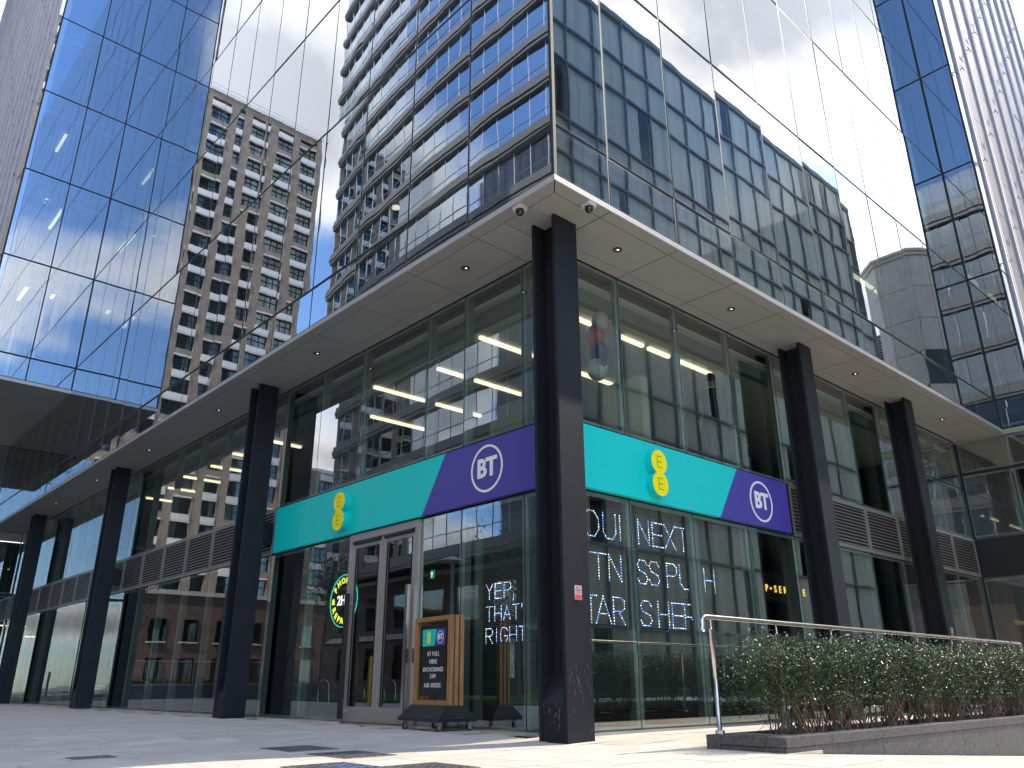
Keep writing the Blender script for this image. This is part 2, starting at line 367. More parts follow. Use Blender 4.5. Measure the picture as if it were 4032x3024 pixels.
for i in range(-60, 140):
    y0 = i * SL_W; off = (0.0, 0.45, 0.2, 0.65)[i % 4]
    for j in range(-14, 42):
        x0 = j * SL_L + off
        if x0 > 20 and y0 > -2: continue
        if x0 + SL_L > 1.27 and y0 + SL_W > 1.25: continue
        if x0 + SL_L < 1.27 and y0 > 34: continue
        segs = [(x0, x0 + SL_L)]
        if y0 < -1.8 and x0 < 1.15 < x0 + SL_L: segs = [(x0, 1.15), (1.15, x0 + SL_L)]
        for a, b in segs:
            skip = False
            for (mx0, mx1, my0, my1) in mcov:
                if a > mx0 and b < mx1 and y0 > my0 and y0 + SL_W < my1: skip = True
            if skip: continue
            g = 0.005; jit = rj.uniform(-0.0012, 0.0012)
            if a >= 1.15 and b < 14.2 and -1.81 < y0 < -1.0: continue
            ya = y0 + SL_W / 2 if y0 < -1.8 else None
            zq = lambda x, y: gz(x, ya if ya is not None else y) + jit
            c = Vector(((a + b) / 2 + 6.43, y0 + SL_W / 2 + 6.17, 0)); f = Vector((0.675, 0.737, 0))
            dist = c.length; fwd = c.dot(f)
            lat = abs(c.x * 0.737 - c.y * 0.675)
            vis = fwd > 4.5 and lat < fwd * 0.74 + 0.4
            pts = [(x, y, zq(x + (1e-4 if x == a + g else 0), y)) for x, y in ((a + g, y0 + g), (b - g, y0 + g), (b - g, y0 + SL_W - g), (a + g, y0 + SL_W - g))]
            cands.append((dist if vis else 1e6 + dist, pts))
cands.sort(key=lambda t: t[0])
for k, (d, pts) in enumerate(cands):
    if k < 298 and d < 1e5: 
        link('paving_slab', MB().prism([(p[0], p[1], p[2] - 0.03) for p in pts], (0, 0, 0.03)).mesh('paving_slab', PAVE), pave)
    else: rest.poly(pts)
tag(rest.build('paving_slabs', PAVE, pave), kind='stuff')
# manhole covers: steel frame, infill of small raised studs
MCOV = plain('grey_cast_iron_cover', (0.20, 0.19, 0.19), 0.5, 0.5, noise=0.3, nscale=14)
MBLUE = plain('faded_blue_paint_mark', (0.10, 0.25, 0.48), 0.6)
mlab = ['ribbed iron manhole cover nearest the wheeled board', 'ribbed iron manhole cover second from the wheeled board', 'iron manhole cover with faded blue paint marks',
        'ribbed iron cover at the bottom edge, beyond the blue marked one', 'wide iron cover in the paving before the far dark column', 'small narrow iron cover set alone in the bare paving']
for q, (x0, x1, y0, y1) in enumerate(mcov):
    t = thing('manhole_cover', mlab[q], 'manhole cover', ((x0 + x1) / 2, (y0 + y1) / 2, 0), 'iron covers set in the paving')
    z0 = 0.004
    MB().box(x0, x1, y0, y0 + .025, -.01, z0 + .003).box(x0, x1, y1 - .025, y1, -.01, z0 + .003).box(x0, x0 + .025, y0 + .026, y1 - .026, -.01, z0 + .003).box(x1 - .025, x1, y0 + .026, y1 - .026, -.01, z0 + .003).build('frame', MCOV, t)
    MB().box(x0 + .03, x1 - .03, y0 + .03, y1 - .03, -.01, z0).build('lid', MCOV, t)
    st = MB(); nx, ny = max(3, int((x1 - x0) / .055)), max(3, int((y1 - y0) / .055))
    for i in range(nx):
        for j in range(ny):
            cx, cy = x0 + .05 + (x1 - x0 - .1) * (i + .5) / nx, y0 + .05 + (y1 - y0 - .1) * (j + .5) / ny
            mi = 1 if q == 2 and (int(i / 3) + j) % 5 < 2 and i > nx * .4 else 0
            if (i + j) % 2: st.box(cx - .02, cx + .02, cy - .008, cy + .008, z0 - .002, z0 + .006, mi)
            else: st.box(cx - .008, cx + .008, cy - .02, cy + .02, z0 - .002, z0 + .006, mi)
    tag(st.build('studs', [MCOV, MBLUE], t), kind='stuff')

# ================================================================ THE GLASS OFFICE BUILDING
LY = [0.0, 1.82, 3.39, 4.97, 6.55, 8.14, 9.72, 11.31, 12.9, 14.49, 16.08, 17.66, 19.25, 20.83, 22.42, 24.45]
LY2 = [24.45, 26.03, 27.6, 29.2, 30.8, 32.4, 34.0]
RX = [0.0, 1.13, 2.715, 4.31, 5.90, 7.50, 9.09, 10.68, 12.27, 13.86, 15.43, 17.05]
ZL = [6.97, 7.805, 11.48, 15.13, 18.76, 22.38, 26.03, 29.68, 33.33, 37.0]
SZ, GX, GY = 6.885, 1.27, 1.25
bld = thing('office_building', 'mirror-glazed corner office block raised on dark steel columns over a shopfront', 'building', (0, 0, 0))
def pane(name, ax, pl, s0, s1, z0, z1, mat, gs=0.022, gzp=0.034, rim=0.05, tilt=0.0022, th=0.022):
    mb = MB(); a, b, c, d = s0 + gs, s1 - gs, z0 + gzp, z1 - gzp
    ts, tz = random.gauss(0, tilt), random.gauss(0, tilt * .7)
    def q(s, z, dd): return fp(ax, pl, dd + (s - (a + b) / 2) * ts + (z - (c + d) / 2) * tz, s, z)
    P = [q(a, c, 0), q(b, c, 0), q(b, d, 0), q(a, d, 0)]
    if ax == 'x': P = P[::-1]
    nrm = (1, 0, 0) if ax == 'x' else (0, 1, 0)
    mb.poly(P)                                                 # outer face
    B = [tuple(Vector(p) + Vector(nrm) * th) for p in P]
    n = 4
    for i in range(4): mb.poly([P[(i + 1) % 4], P[i], B[i], B[(i + 1) % 4]], 1)   # polished edges
    if rim:
        for (u0, u1, w0, w1) in ((a, b, c, c + rim), (a, b, d - rim, d), (a, a + rim, c + rim, d - rim), (b - rim, b, c + rim, d - rim)):
            pts = [q(u0, w0, th), q(u1, w0, th), q(u1, w1, th), q(u0, w1, th)]
            mb.poly(pts[::-1] if ax == 'x' else pts, 1)
    return mb.build(name, [mat, FRIT], bld)
# glass panes of both frontages and the two projecting wings
for i in range(len(LY) - 1):
    for j in range(len(ZL) - 1): pane('glass_pane', 'x', 0, LY[i], LY[i + 1], ZL[j], ZL[j + 1], G_UP)
for i in range(len(LY2) - 1):
    pane('glass_pane', 'x', 0, LY2[i], LY2[i + 1], ZL[0], ZL[1], G_UP); pane('glass_pane', 'x', 0, LY2[i], LY2[i + 1], ZL[1], 10.6, G_UP)
for i in range(len(RX) - 1):
    for j in range(len(ZL) - 1): pane('glass_pane', 'y', 0, RX[i], RX[i + 1], ZL[j], ZL[j + 1], G_UP)
WLX = [-3.05, -1.48, 0.0]; WLZ = [10.62] + ZL[2:]
for i in range(2):
    for j in range(len(WLZ) - 1): pane('glass_pane', 'y', 24.45, WLX[i], WLX[i + 1], WLZ[j], WLZ[j + 1], G_UP)
for j in range(len(WLZ) - 1): pane('glass_pane', 'x', -3.05, 24.45, 25.72, WLZ[j], WLZ[j + 1], G_UP)
for j in range(len(ZL) - 1):
    pane('glass_pane', 'x', 17.05, -0.88, 0.0, ZL[j], ZL[j + 1], G_UP); pane('glass_pane', 'y', -0.88, 17.05, 17.78, ZL[j], ZL[j + 1], G_UP)
# dark mullions and transoms in the open joints behind the panes
def bars(ax, pl, ss, zs, z0, z1, s0, s1):
    for s in ss:
        mb = MB(); fbox(mb, ax, pl, 0.003, 0.16, s - .019, s + .019, z0, z1); mb.build('mullion', JOINT, bld)
    for z in zs:
        mb = MB(); fbox(mb, ax, pl, 0.010, 0.20, s0, s1, z - .028, z + .028); mb.build('transom', JOINT, bld)
bars('x', 0, LY[1:-1], ZL[1:], ZL[0], ZL[-1], 0.03, 24.4)
bars('x', 0, LY2, [ZL[1]], ZL[0], 10.6, 24.4, 34)
bars('y', 0, RX[1:-1], ZL[1:], ZL[0], ZL[-1], 0.03, 17)
bars('y', 24.45, WLX[1:2], WLZ[1:], WLZ[0], WLZ[-1], -3.02, -.02)
bars('x', 17.05, [], ZL[1:], ZL[0], ZL[-1], -.85, -.03)
bars('x', -3.05, [], WLZ[1:], WLZ[0], WLZ[-1], 24.48, 25.7); bars('y', -.88, [], ZL[1:], ZL[0], ZL[-1], 17.08, 17.75)
MB().box(-.005, .05, -.005, .05, ZL[0], ZL[-1]).build('corner_post', JOINT, bld)
MB().box(-3.055, -3.0, 24.445, 24.5, WLZ[0], WLZ[-1]).build('corner_post', JOINT, bld)
MB().box(-.022, .01, 24.42, 24.455, 10.62, ZL[-1]).build('corner_post', JOINT, bld)
MB().box(17.02, 17.052, -.03, .005, ZL[0], ZL[-1]).build('corner_post', JOINT, bld)
MB().box(17.045, 17.1, -.885, -.83, ZL[0], ZL[-1]).build('corner_post', JOINT, bld)
# upper storeys: floor slabs, back walls, strip lights, pale edges of the ceilings
def storey(x0, y0, x1, y1, z):
    MB().box(x0, x1, y0, y1, z - .42, z + .06).build('floor_slab', ISLAB, bld)
for z in ZL[1:]: storey(0.25, 0.25, 16.9, 24.2, z); 
for z in WLZ: storey(-2.8, 24.7, 17, 33, z + (.45 if z < 11 else 0))
for z in ZL[1:]: storey(17.3, -.6, 20, 10, z)
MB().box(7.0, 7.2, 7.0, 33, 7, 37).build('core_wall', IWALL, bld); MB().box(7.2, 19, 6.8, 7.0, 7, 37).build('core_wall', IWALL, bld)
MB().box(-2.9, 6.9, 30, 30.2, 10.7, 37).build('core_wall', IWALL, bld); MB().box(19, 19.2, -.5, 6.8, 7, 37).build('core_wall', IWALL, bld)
for (x, y, z, L) in ((-1.75, 26.0, 21.86, 1.5), (-1.35, 25.6, 18.24, 1.9), (-1.9, 25.4, 14.61, 1.6), (-1.0, 25.2, 14.61, .8), (-2.2, 25.3, 10.96, 1.2), (-2.0, 25.0, 18.24, .5)):
    MB().box(x - .05, x + .05, y, y + L, z - .05, z).build('strip_light', STRIP, bld)
for (x, y, z, L) in ((3.6, 1.6, 14.61, .5), (4.6, 1.6, 14.61, 1.5), (7.6, 1.6, 14.61, 1.0), (9.0, 1.6, 14.61, 1.7), (11.3, 1.5, 14.61, .25), (13.2, 1.6, 10.96, 1.2), (14.6, 1.6, 10.96, .6)):
    MB().box(x, x + L, y, y + .10, z - .05, z).build('strip_light', STRIP, bld)
MB().cyl((2.2, 7.2, 10.90), (0, 0, 1), .09, .04, 16).build('round_ceiling_lamp', STRIP, bld)
for z in ZL[2:]:
    e = MB(); e.box(-2.85, -.1, 24.85, 24.95, z - .66, z - .52).box(-2.85, -.1, 25.2, 25.3, z - .66, z - .56); e.build('ceiling_edge', IPART, bld)
# silver cladding with vertical ribs and brackets
def cladding(ax, pl, s0, s1, pitch, z0, z1, ph, ztop, rows):
    n = int(round((s1 - s0) / pitch))
    pm = None
    for i in range(n):
        a = s0 + i * pitch
        zz = z0 - (ph * .5 if i % 2 else 0)
        while zz < z1:
            lo, hi = max(zz, z0), min(zz + ph, z1)
            if hi - lo > .2:
                mb = MB(); dd = random.uniform(-.008, .008)
                fbox(mb, ax, pl, dd, .12, a + .012, a + pitch - .012, lo + .012, hi - .012); mb.build('cladding_panel', SILV, bld)
            zz += ph
    top = MB(); fbox(top, ax, pl, 0, .12, s0, s1, z1, ztop)
    for i in range(n + 1):
        a = s0 + i * pitch
        for (da, r) in ((0, .055), (.28, .03)):
            mb = MB(); mb.tube([fp(ax, pl, -.02, a + da, z0), fp(ax, pl, -.02, a + da, ztop)], r, 8); mb.build('cladding_rib', SILV, bld, True)
    tag(top.build('upper_cladding', SILV, bld), kind='stuff')
    br = MB()
    for i in range(n + 1):
        a = s0 + i * pitch
        z = rows - (1.75 if i % 2 else 0)
        while z < z1:
            fbox(br, ax, pl, -.16, .0, a - .016, a + .016, z - .016, z + .016); fbox(br, ax, pl, -.18, -.15, a - .17, a + .17, z - .012, z + .012); z += 3.48
    tag(br.build('cladding_brackets', plain('bracket_grey', (.66, .65, .66), .4, .2), bld), kind='stuff')
cladding('x', -3.0, 25.85, 63.0, 1.62, 10.62, 57.0, 4.65, 64.0, 12.2)
cladding('y', -.88, 17.80, 30.6, 1.52, 6.97, 31.0, 3.48, 46.0, 8.5)
MB().box(-2.9, 30, 33.5, 62.9, 10.7, 63.9).build('north_block', IWALL, bld)
MB().box(19.3, 30.5, -.74, 12, 7, 45.9).build('east_block', IWALL, bld)
MB().box(-2.9, 17, 25, 33, 37.2, 63.9).build('north_block', G_BAND, bld)
# top storeys above the view, seen only in other glass
tg = MB(); tg.box(.02, 17, .02, 24.4, 37.05, 58); tag(tg.build('upper_storeys', G_BAND, bld), kind='stuff')
# passage under the left wing: soffit, back glazing
MB().box(-3.04, 0, 24.47, 33.6, 10.52, 10.6).build('soffit_panel', SOFF, bld); MB().box(-3.06, .0, 24.43, 24.47, 10.50, 10.62).build('edge_trim', TRIM, bld)
MB().box(-3.06, -3.02, 24.47, 63, 10.50, 10.62).build('edge_trim', TRIM, bld)
for k in range(2):
    pane('glass_pane', 'y', 33.6, -1.7 * (k + 1), -1.7 * k, 4.3, 10.5, G_LOW); pane('glass_pane', 'y', 33.6, -1.7 * (k + 1), -1.7 * k, 0.05, 4.25, G_LOW)
MB().box(-3.4, -3.2, 33.66, 63, 0, 10.5).build('side_wall', IWALL, bld)
pane('shop_pane', 'y', 33.6, 0, 1.25, .05, 4.2, G_LOW); pane('shop_pane', 'y', 33.6, 0, 1.25, 4.25, 6.87, G_LOW); MB().box(0, 1.3, 33.62, 33.75, 4.19, 4.26).build('transom', JOINT, bld); MB().box(-.04, .04, 33.58, 33.7, 0, 6.88).build('mullion', JOINT, bld)
MB().box(-.1, 3, 36.4, 36.6, 0, 6.8).build('lobby_wall', IWALL, bld)
for (x, y, z) in ((-1.2, 34.2, 4.9), (.4, 34.1, 3.0), (-.6, 34.4, 2.6)): MB().box(x, x + .9, y, y + .08, z, z + .05).build('strip_light', STRIP, bld)
MB().box(-3.3, 0, 36, 36.2, 0, 10.5).build('lobby_wall', IWALL, bld); MB().box(-1.9, -1.7, 36.2, 63, 0, 10.5).build('lobby_wall', IWALL, bld)
MB().box(-3.4, 0, 33.66, 33.8, 4.2, 4.34).build('transom', JOINT, bld)
# ---- soffit: mitred border strips, big panels, inner strips
def sp(pts, z=SZ, mat=SOFF): MB().prism([(x, y, z) for x, y in pts], (0, 0, .03)).build('soffit_panel', mat, bld)
g = .010
ly = [0, 1.82] + LY[2:-1] + [24.45] + LY2[1:]; rx = RX[:]
for i in range(len(ly) - 1):
    a, b = ly[i] + g, ly[i + 1] - g
    sp([(0.0, a), (.2, a + (.2 if i == 0 else 0)), (.2, b), (0, b)])
    if i > 0: sp([(.212, a), (1.01, a), (1.01, b), (.212, b)]); sp([(1.022, a), (GX - .02, a), (GX - .02, b), (1.022, b)])
for i in range(len(rx) - 1):
    a, b = rx[i] + g, rx[i + 1] - g
    sp([(a, 0.0), (a + (.2 if i == 0 else 0), .2), (b, .2), (b, 0)][::-1])
    if i > 0: sp([(a, .212), (b, .212), (b, 1.01), (a, 1.01)]); sp([(a, 1.022), (b, 1.022), (b, GY - .02), (a, GY - .02)])
sp([(.212, .212), (1.118, .212), (1.118, 1.228), (.212, 1.228)]); sp([(.212, 1.24), (1.01, 1.24), (1.01, 1.814), (.212, 1.814)]); sp([(1.022, 1.24), (1.25, 1.24), (1.25, 1.814), (1.022, 1.814)])
MB().box(.03, GX + .1, .03, 34, SZ + .031, SZ + .05).build('soffit_backing', JOINT, bld)
MB().box(GX + .11, 17.05, .03, GY + .1, SZ + .031, SZ + .05).build('soffit_backing', JOINT, bld)
MB().box(-.018, .004, -.018, 34, SZ - .002, SZ + .085).build('edge_trim', TRIM, bld); MB().box(.005, 17.03, -.018, .004, SZ - .002, SZ + .085).build('edge_trim', TRIM, bld)
MB().box(17.05, 30.6, -.9, GY, 6.84, 6.90).build('soffit_panel', SOFF, bld); MB().box(17.03, 17.06, -.9, 0, 6.90, 6.96).build('edge_trim', SOFF, bld)
MB().box(17.03, 30.6, -.92, -.90, 6.83, 6.96).build('edge_trim', TRIM, bld)
# ---- steel columns (H-section) with sloped base filler and a stub beam to the frontage
def column(x, y, sticker=False):
    c = MB(); W, D, tf, tw = .45, .46, .05, .05
    c.box(x, x + W, y, y + tf, 0, SZ).box(x, x + W, y + D - tf, y + D, 0, SZ).box(x + W / 2 - tw / 2 + .02, x + W / 2 + tw / 2 + .02, y + tf, y + D - tf, 0, SZ)
    o = c.build('column', COLP, bld)
    xw = x + W / 2 - tw / 2 + .02
    MB().prism([(x + .015, y + tf, 0), (xw, y + tf, 0), (xw, y + tf, .80), (x + .015, y + tf, .43)], (0, D - 2 * tf, 0)).build('base_plinth', COLP, o)
    MB().box(x + .01, x + .016, y + tf + .01, y + D - tf - .01, .02, .26).build('cover_plate', COLP, o)
    return o
col0 = column(.56, .565)
for y in (9.70, 19.36, 28.95): column(.56, y)
for x in (7.36, 12.17): column(x, .565)
MB().box(17.36, 17.82, -.46, .0, 0, 6.84).build('column', COLP, bld)
sc_ = MB(); rs = random.Random(11)
for k in range(46):                                            # scratches on the corner column's faces
    if k % 3: 
        x, z = rs.uniform(.60, .99), rs.choice([rs.uniform(.12, .85), rs.uniform(.5, .8)]); a = rs.gauss(math.pi / 2, .5); L = rs.uniform(.02, .11)
        p, q = (x, .564, z), (min(1.0, max(.57, x + math.cos(a) * L)), .564, z + math.sin(a) * L)
    else:
        y, z = rs.uniform(.64, .95), rs.uniform(.1, .42); a = rs.gauss(math.pi / 2, .5); L = rs.uniform(.02, .06)
        p, q = (.568, y, z), (.568, y + math.cos(a) * L, z + math.sin(a) * L)
    sc_.tube([p, q], rs.uniform(.0009, .002), 4)
tag(sc_.build('scratches', SCUFF, col0), kind='stuff')
for y in (9.72, 19.4): MB().box(1.0, GX - .03, y + .05, y + .36, 3.42, 3.88).build('stub_beam', COLP, bld)
# ---- set-back glazing under the soffit
LB = [1.27, 1.99, 3.40, 4.45, 6.58, 8.15, 9.76, 11.37, 12.97, 14.57, 16.16, 17.76, 19.36, 20.95, 22.54, 24.13, 25.72, 27.31, 28.90, 30.5, 32.1, 33.6]
RB = [1.27, 2.715, 4.29, 5.895, 7.48, 9.08, 10.67, 12.28, 13.87, 15.46, 17.05]
def bay(ax, pl, s0, s1, lower=True, band='louvre', split=None):
    if lower: pane('shop_pane', ax, pl, s0, s1, .05, 3.18, G_LOW, .01, .0, .055, .0008)
    if split:
        pane('shop_pane', ax, pl, s0, s1, 4.20, split, G_LOW, .01, .012, .05, .0008); pane('shop_pane', ax, pl, s0, s1, split, 6.87, G_LOW, .01, .012, .05, .0008)
        mb = MB(); fbox(mb, ax, pl, .0, .1, s0, s1, split - .02, split + .02); mb.build('transom', JOINT, bld)
    else: pane('shop_pane', ax, pl, s0, s1, 4.20, 6.87, G_LOW, .01, .0, .05, .0008)
SLAT = {}
def louvre(ax, pl, s0, s1):
    w = round(s1 - s0, 2); key = (ax, w)
    f = MB(); a, b = s0 + .012, s1 - .012
    for (u0, u1, w0, w1) in ((a, b, 3.20, 3.27), (a, b, 4.11, 4.185), (a, a + .05, 3.27, 4.11), (b - .05, b, 3.27, 4.11)): fbox(f, ax, pl, -.02, .06, u0, u1, w0, w1)
    fbox(f, ax, pl, .09, .11, a, b, 3.2, 4.18, 1)
    o = f.build('louvre_panel', [LOUV, JOINT], bld)
    if key not in SLAT:
        m = MB(); hw = w / 2 - .065
        pts = lambda s: [fp(ax, 0, .05, s, .030), fp(ax, 0, .054, s, .036), fp(ax, 0, -.012, s, -.016), fp(ax, 0, -.014, s, -.030)]
        up = (0, 2 * hw, 0) if ax == 'x' else (2 * hw, 0, 0)
        m.prism(pts(-hw), up); SLAT[key] = m.mesh('louvre_slat', LOUV)
    for k in range(12):
        so = link('louvre_slat', SLAT[key], o); so.location = fp(ax, pl, 0, (s0 + s1) / 2, 3.315 + k * .0695)
for i in range(len(LB) - 1):
    bay('x', GX, LB[i], LB[i + 1], lower=(i != 3))
    if LB[i] > 9.7: louvre('x', GX, LB[i], LB[i + 1])
for i in range(len(RB) - 1):
    bay('y', GY, RB[i], RB[i + 1], split=5.55 if RB[i] > 13.5 else None)
    if RB[i] > 7.4: louvre('y', GY, RB[i], RB[i + 1])
for s in LB[1:]:
    for (z0, z1) in ((.05, 3.18), (4.2, 6.87)):
        if s in (4.45, 6.58) and z0 < 1: continue
        mb = MB(); fbox(mb, 'x', GX, .028, .17, s - .028, s + .028, z0, z1); mb.build('mullion', FIN, bld)
    mb = MB(); fbox(mb, 'x', GX, .0, .027, s - .009, s + .009, .05, 6.87); mb.build('gasket', JOINT, bld)
for s in RB[1:]:
    for (z0, z1) in ((.05, 3.18), (4.2, 6.87)):
        mb = MB(); fbox(mb, 'y', GY, .028, .12, s - .028, s + .028, z0, z1); mb.build('mullion', FIN, bld)
    mb = MB(); fbox(mb, 'y', GY, .0, .027, s - .009, s + .009, .05, 6.87); mb.build('gasket', JOINT, bld)
MB().box(GX + .002, GX + .06, GY + .002, GY + .06, .05, 6.87).build('corner_post', JOINT, bld)
MB().box(GX - .002, GX + .22, GY, 34, .0, .05).build('threshold', PAVE, bld); MB().box(GX + .23, 17.05, GY - .002, GY + .22, .0, .05).build('threshold', PAVE, bld)
MB().box(GX + .01, GX + .3, GY + .01, 33.6, 3.183, 4.196).build('floor_edge', JOINT, bld); MB().box(GX + .31, 17, GY + .01, GY + .3, 3.183, 4.196).build('floor_edge', JOINT, bld)
MB().box(GX + .0, GX + .1, GY, 33.6, 6.872, SZ + .04).build('head_rail', JOINT, bld); MB().box(GX + .11, 17, GY, GY + .1, 6.872, SZ + .04).build('head_rail', JOINT, bld)
# lower glazing of the right wing (faces west, beyond the inner corner)
for (a, b) in ((-.9, .0), (.0, 1.25)):
    pane('shop_pane', 'x', 17.1, a, b, .05, 3.18, G_LOW); pane('shop_pane', 'x', 17.1, a, b, 4.2, 5.95, G_LOW); pane('shop_pane', 'x', 17.1, a, b, 5.97, 6.83, G_LOW)
MB().box(17.095, 17.16, -.9, 1.2, 5.93, 5.99).build('transom', JOINT, bld); MB().box(17.095, 17.3, -.9, 1.2, 3.2, 4.18).build('floor_edge', JOINT, bld)
MB().box(17.06, 17.1, 1.2, 1.27, 0, 6.83).build('corner_post', JOINT, bld)
MB().box(17.35, 17.5, 1.3, 33, 0, 6.8).build('end_wall', IWALL, bld); MB().box(17.5, 30.5, 1.3, 1.5, 0, 6.8).build('end_wall', IWALL, bld)
# interior: floors, ceilings, walls, partitions, strip lights
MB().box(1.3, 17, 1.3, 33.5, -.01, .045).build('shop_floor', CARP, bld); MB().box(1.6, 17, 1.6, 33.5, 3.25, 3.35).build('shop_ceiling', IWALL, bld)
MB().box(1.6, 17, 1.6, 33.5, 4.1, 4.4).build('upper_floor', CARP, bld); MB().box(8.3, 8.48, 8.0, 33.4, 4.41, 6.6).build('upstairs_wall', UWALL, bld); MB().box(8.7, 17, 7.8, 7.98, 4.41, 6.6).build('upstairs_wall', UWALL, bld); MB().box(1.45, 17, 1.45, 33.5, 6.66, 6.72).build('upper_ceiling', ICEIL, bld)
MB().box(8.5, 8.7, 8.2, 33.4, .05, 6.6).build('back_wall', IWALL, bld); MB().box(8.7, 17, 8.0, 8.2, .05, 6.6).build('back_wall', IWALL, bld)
MB().box(1.45, 17, 33.2, 33.35, .05, 6.6).build('back_wall', IWALL, bld)
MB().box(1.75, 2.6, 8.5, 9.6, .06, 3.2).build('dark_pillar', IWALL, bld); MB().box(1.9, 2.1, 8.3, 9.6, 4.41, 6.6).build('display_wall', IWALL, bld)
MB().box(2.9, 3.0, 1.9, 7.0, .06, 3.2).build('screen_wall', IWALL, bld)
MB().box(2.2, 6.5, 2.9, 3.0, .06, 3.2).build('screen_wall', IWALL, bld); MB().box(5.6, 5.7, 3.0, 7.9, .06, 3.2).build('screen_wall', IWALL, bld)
for (x0, y0, x1, y1, z) in ((2.6, 3.0, 3.0, 4.3, 5.35), (3.5, 6.2, 3.7, 7.2, 5.0), (3.0, 7.3, 3.2, 8.0, 5.1), (4.4, 2.2, 4.6, 3.1, 5.9)):
    MB().box(x0, x1, y0, y1, 4.41, z).build('partition', IPART, bld)
for (x0, x1, y) in ((2.2, 3.55, 4.13), (2.57, 3.27, 5.89), (3.56, 4.9, 5.89), (2.2, 3.55, 7.65), (3.87, 5.2, 7.65), (3.25, 4.85, 9.4), (2.4, 3.55, 2.37), (4.1, 4.76, 2.37), (4.93, 5.57, 2.37), (5.92, 7.0, 2.37), (4.9, 5.9, 4.13), (6.25, 6.6, 4.13),
                    (2.2, 3.3, 12.9), (2.2, 3.2, 14.7), (2.3, 3.4, 16.4), (2.2, 3.4, 18.2), (2.4, 3.3, 20), (2.4, 3.3, 22)):
    MB().box(x0, x1, y - .035, y + .035, 6.60, 6.655).build('strip_light', STRIP, bld)
for k in range(14):
    MB().box(1.5 + .0, 1.55, LB[0] + .2, 9.6, 6.58 - k * .012, 6.583 - k * .012).build('blind_slat', FIN, bld) if k < 4 else None
PALE = plain('grey_green_return', (.20, .25, .23), .6)
for (y0, y1) in ((3.25, 3.39), (1.86, 2.09), (6.95, 7.0)): MB().box(1.53, 1.60, y0, y1, .06, 3.2).build('window_return', PALE, bld)
for (x0, x1) in ((2.885, 3.13), (4.50, 4.79), (6.08, 6.42), (7.55, 7.8)): MB().box(x0, x1, 1.52, 1.59, .06, 3.2).build('window_return', PALE, bld)
MB().box(GX + .32, GX + .46, 2.0, 33, 6.42, 6.655).build('ceiling_bulkhead', FIN, bld); MB().box(GX + .5, 16.9, GY + .32, GY + .46, 6.42, 6.655).build('ceiling_bulkhead', FIN, bld)
# double doors in the left frontage
df = MB(); df.box(GX - .05, GX + .06, 4.45, 4.53, .05, 3.18).box(GX - .05, GX + .06, 6.50, 6.58, .05, 3.18).box(GX - .05, GX + .06, 4.53, 6.50, 3.06, 3.18)
dfo = df.build('door_frame', DOORM, bld)
for (y0, y1, hy) in ((4.535, 5.512, 4.60), (5.520, 6.497, 6.43)):
    d = MB(); st = .10
    d.box(GX - .03, GX + .03, y0, y0 + st, .06, 3.05).box(GX - .03, GX + .03, y1 - st, y1, .06, 3.05).box(GX - .03, GX + .03, y0 + st, y1 - st, .06, .29).box(GX - .03, GX + .03, y0 + st, y1 - st, 2.93, 3.05)
    do = d.build('door', DOORM, bld)
    gp = MB(); gp.poly([(GX, y0 + st, .29), (GX, y0 + st, 2.93), (GX, y1 - st, 2.93), (GX, y1 - st, .29)]); gp.build('door_glass', G_LOW, do)
    MB().box(GX - .012, GX - .03, y0 + .02 + st, y0 + st + .035, .3, 2.92).box(GX - .012, GX - .03, y1 - st - .035, y1 - st - .02, .3, 2.92).build('glazing_bead', JOINT, do)
    MB().tube([(GX - .05, y0 + .06, 3.02), (GX - .05, y1 - .08, 3.02)], .035, 8).build('door_closer', BLACK, do)
    hb = MB(); hb.box(GX - .15, GX - .085, hy - .035, hy + .035, .10, 2.14)
    hh = hb.build('pull_handle', STEEL if hy < 5 else BLACK, do)
    MB().box(GX - .085, GX - .03, hy - .015, hy + .015, .20, .24).box(GX - .085, GX - .03, hy - .015, hy + .015, 1.95, 1.99).build('handle_bracket', STEEL, do)
MB().box(GX - .06, GX - .02, 4.42, 4.50, .95, 1.16).build('door_entry_panel', BLACK, bld)
MB().box(1.34, 1.37, 1.6, 2.7, 1.17, 1.19).box(1.42, 17 * 0 + 5.85, GY + .08, GY + .11, 1.165, 1.19).build('guard_bar', STEEL, bld)
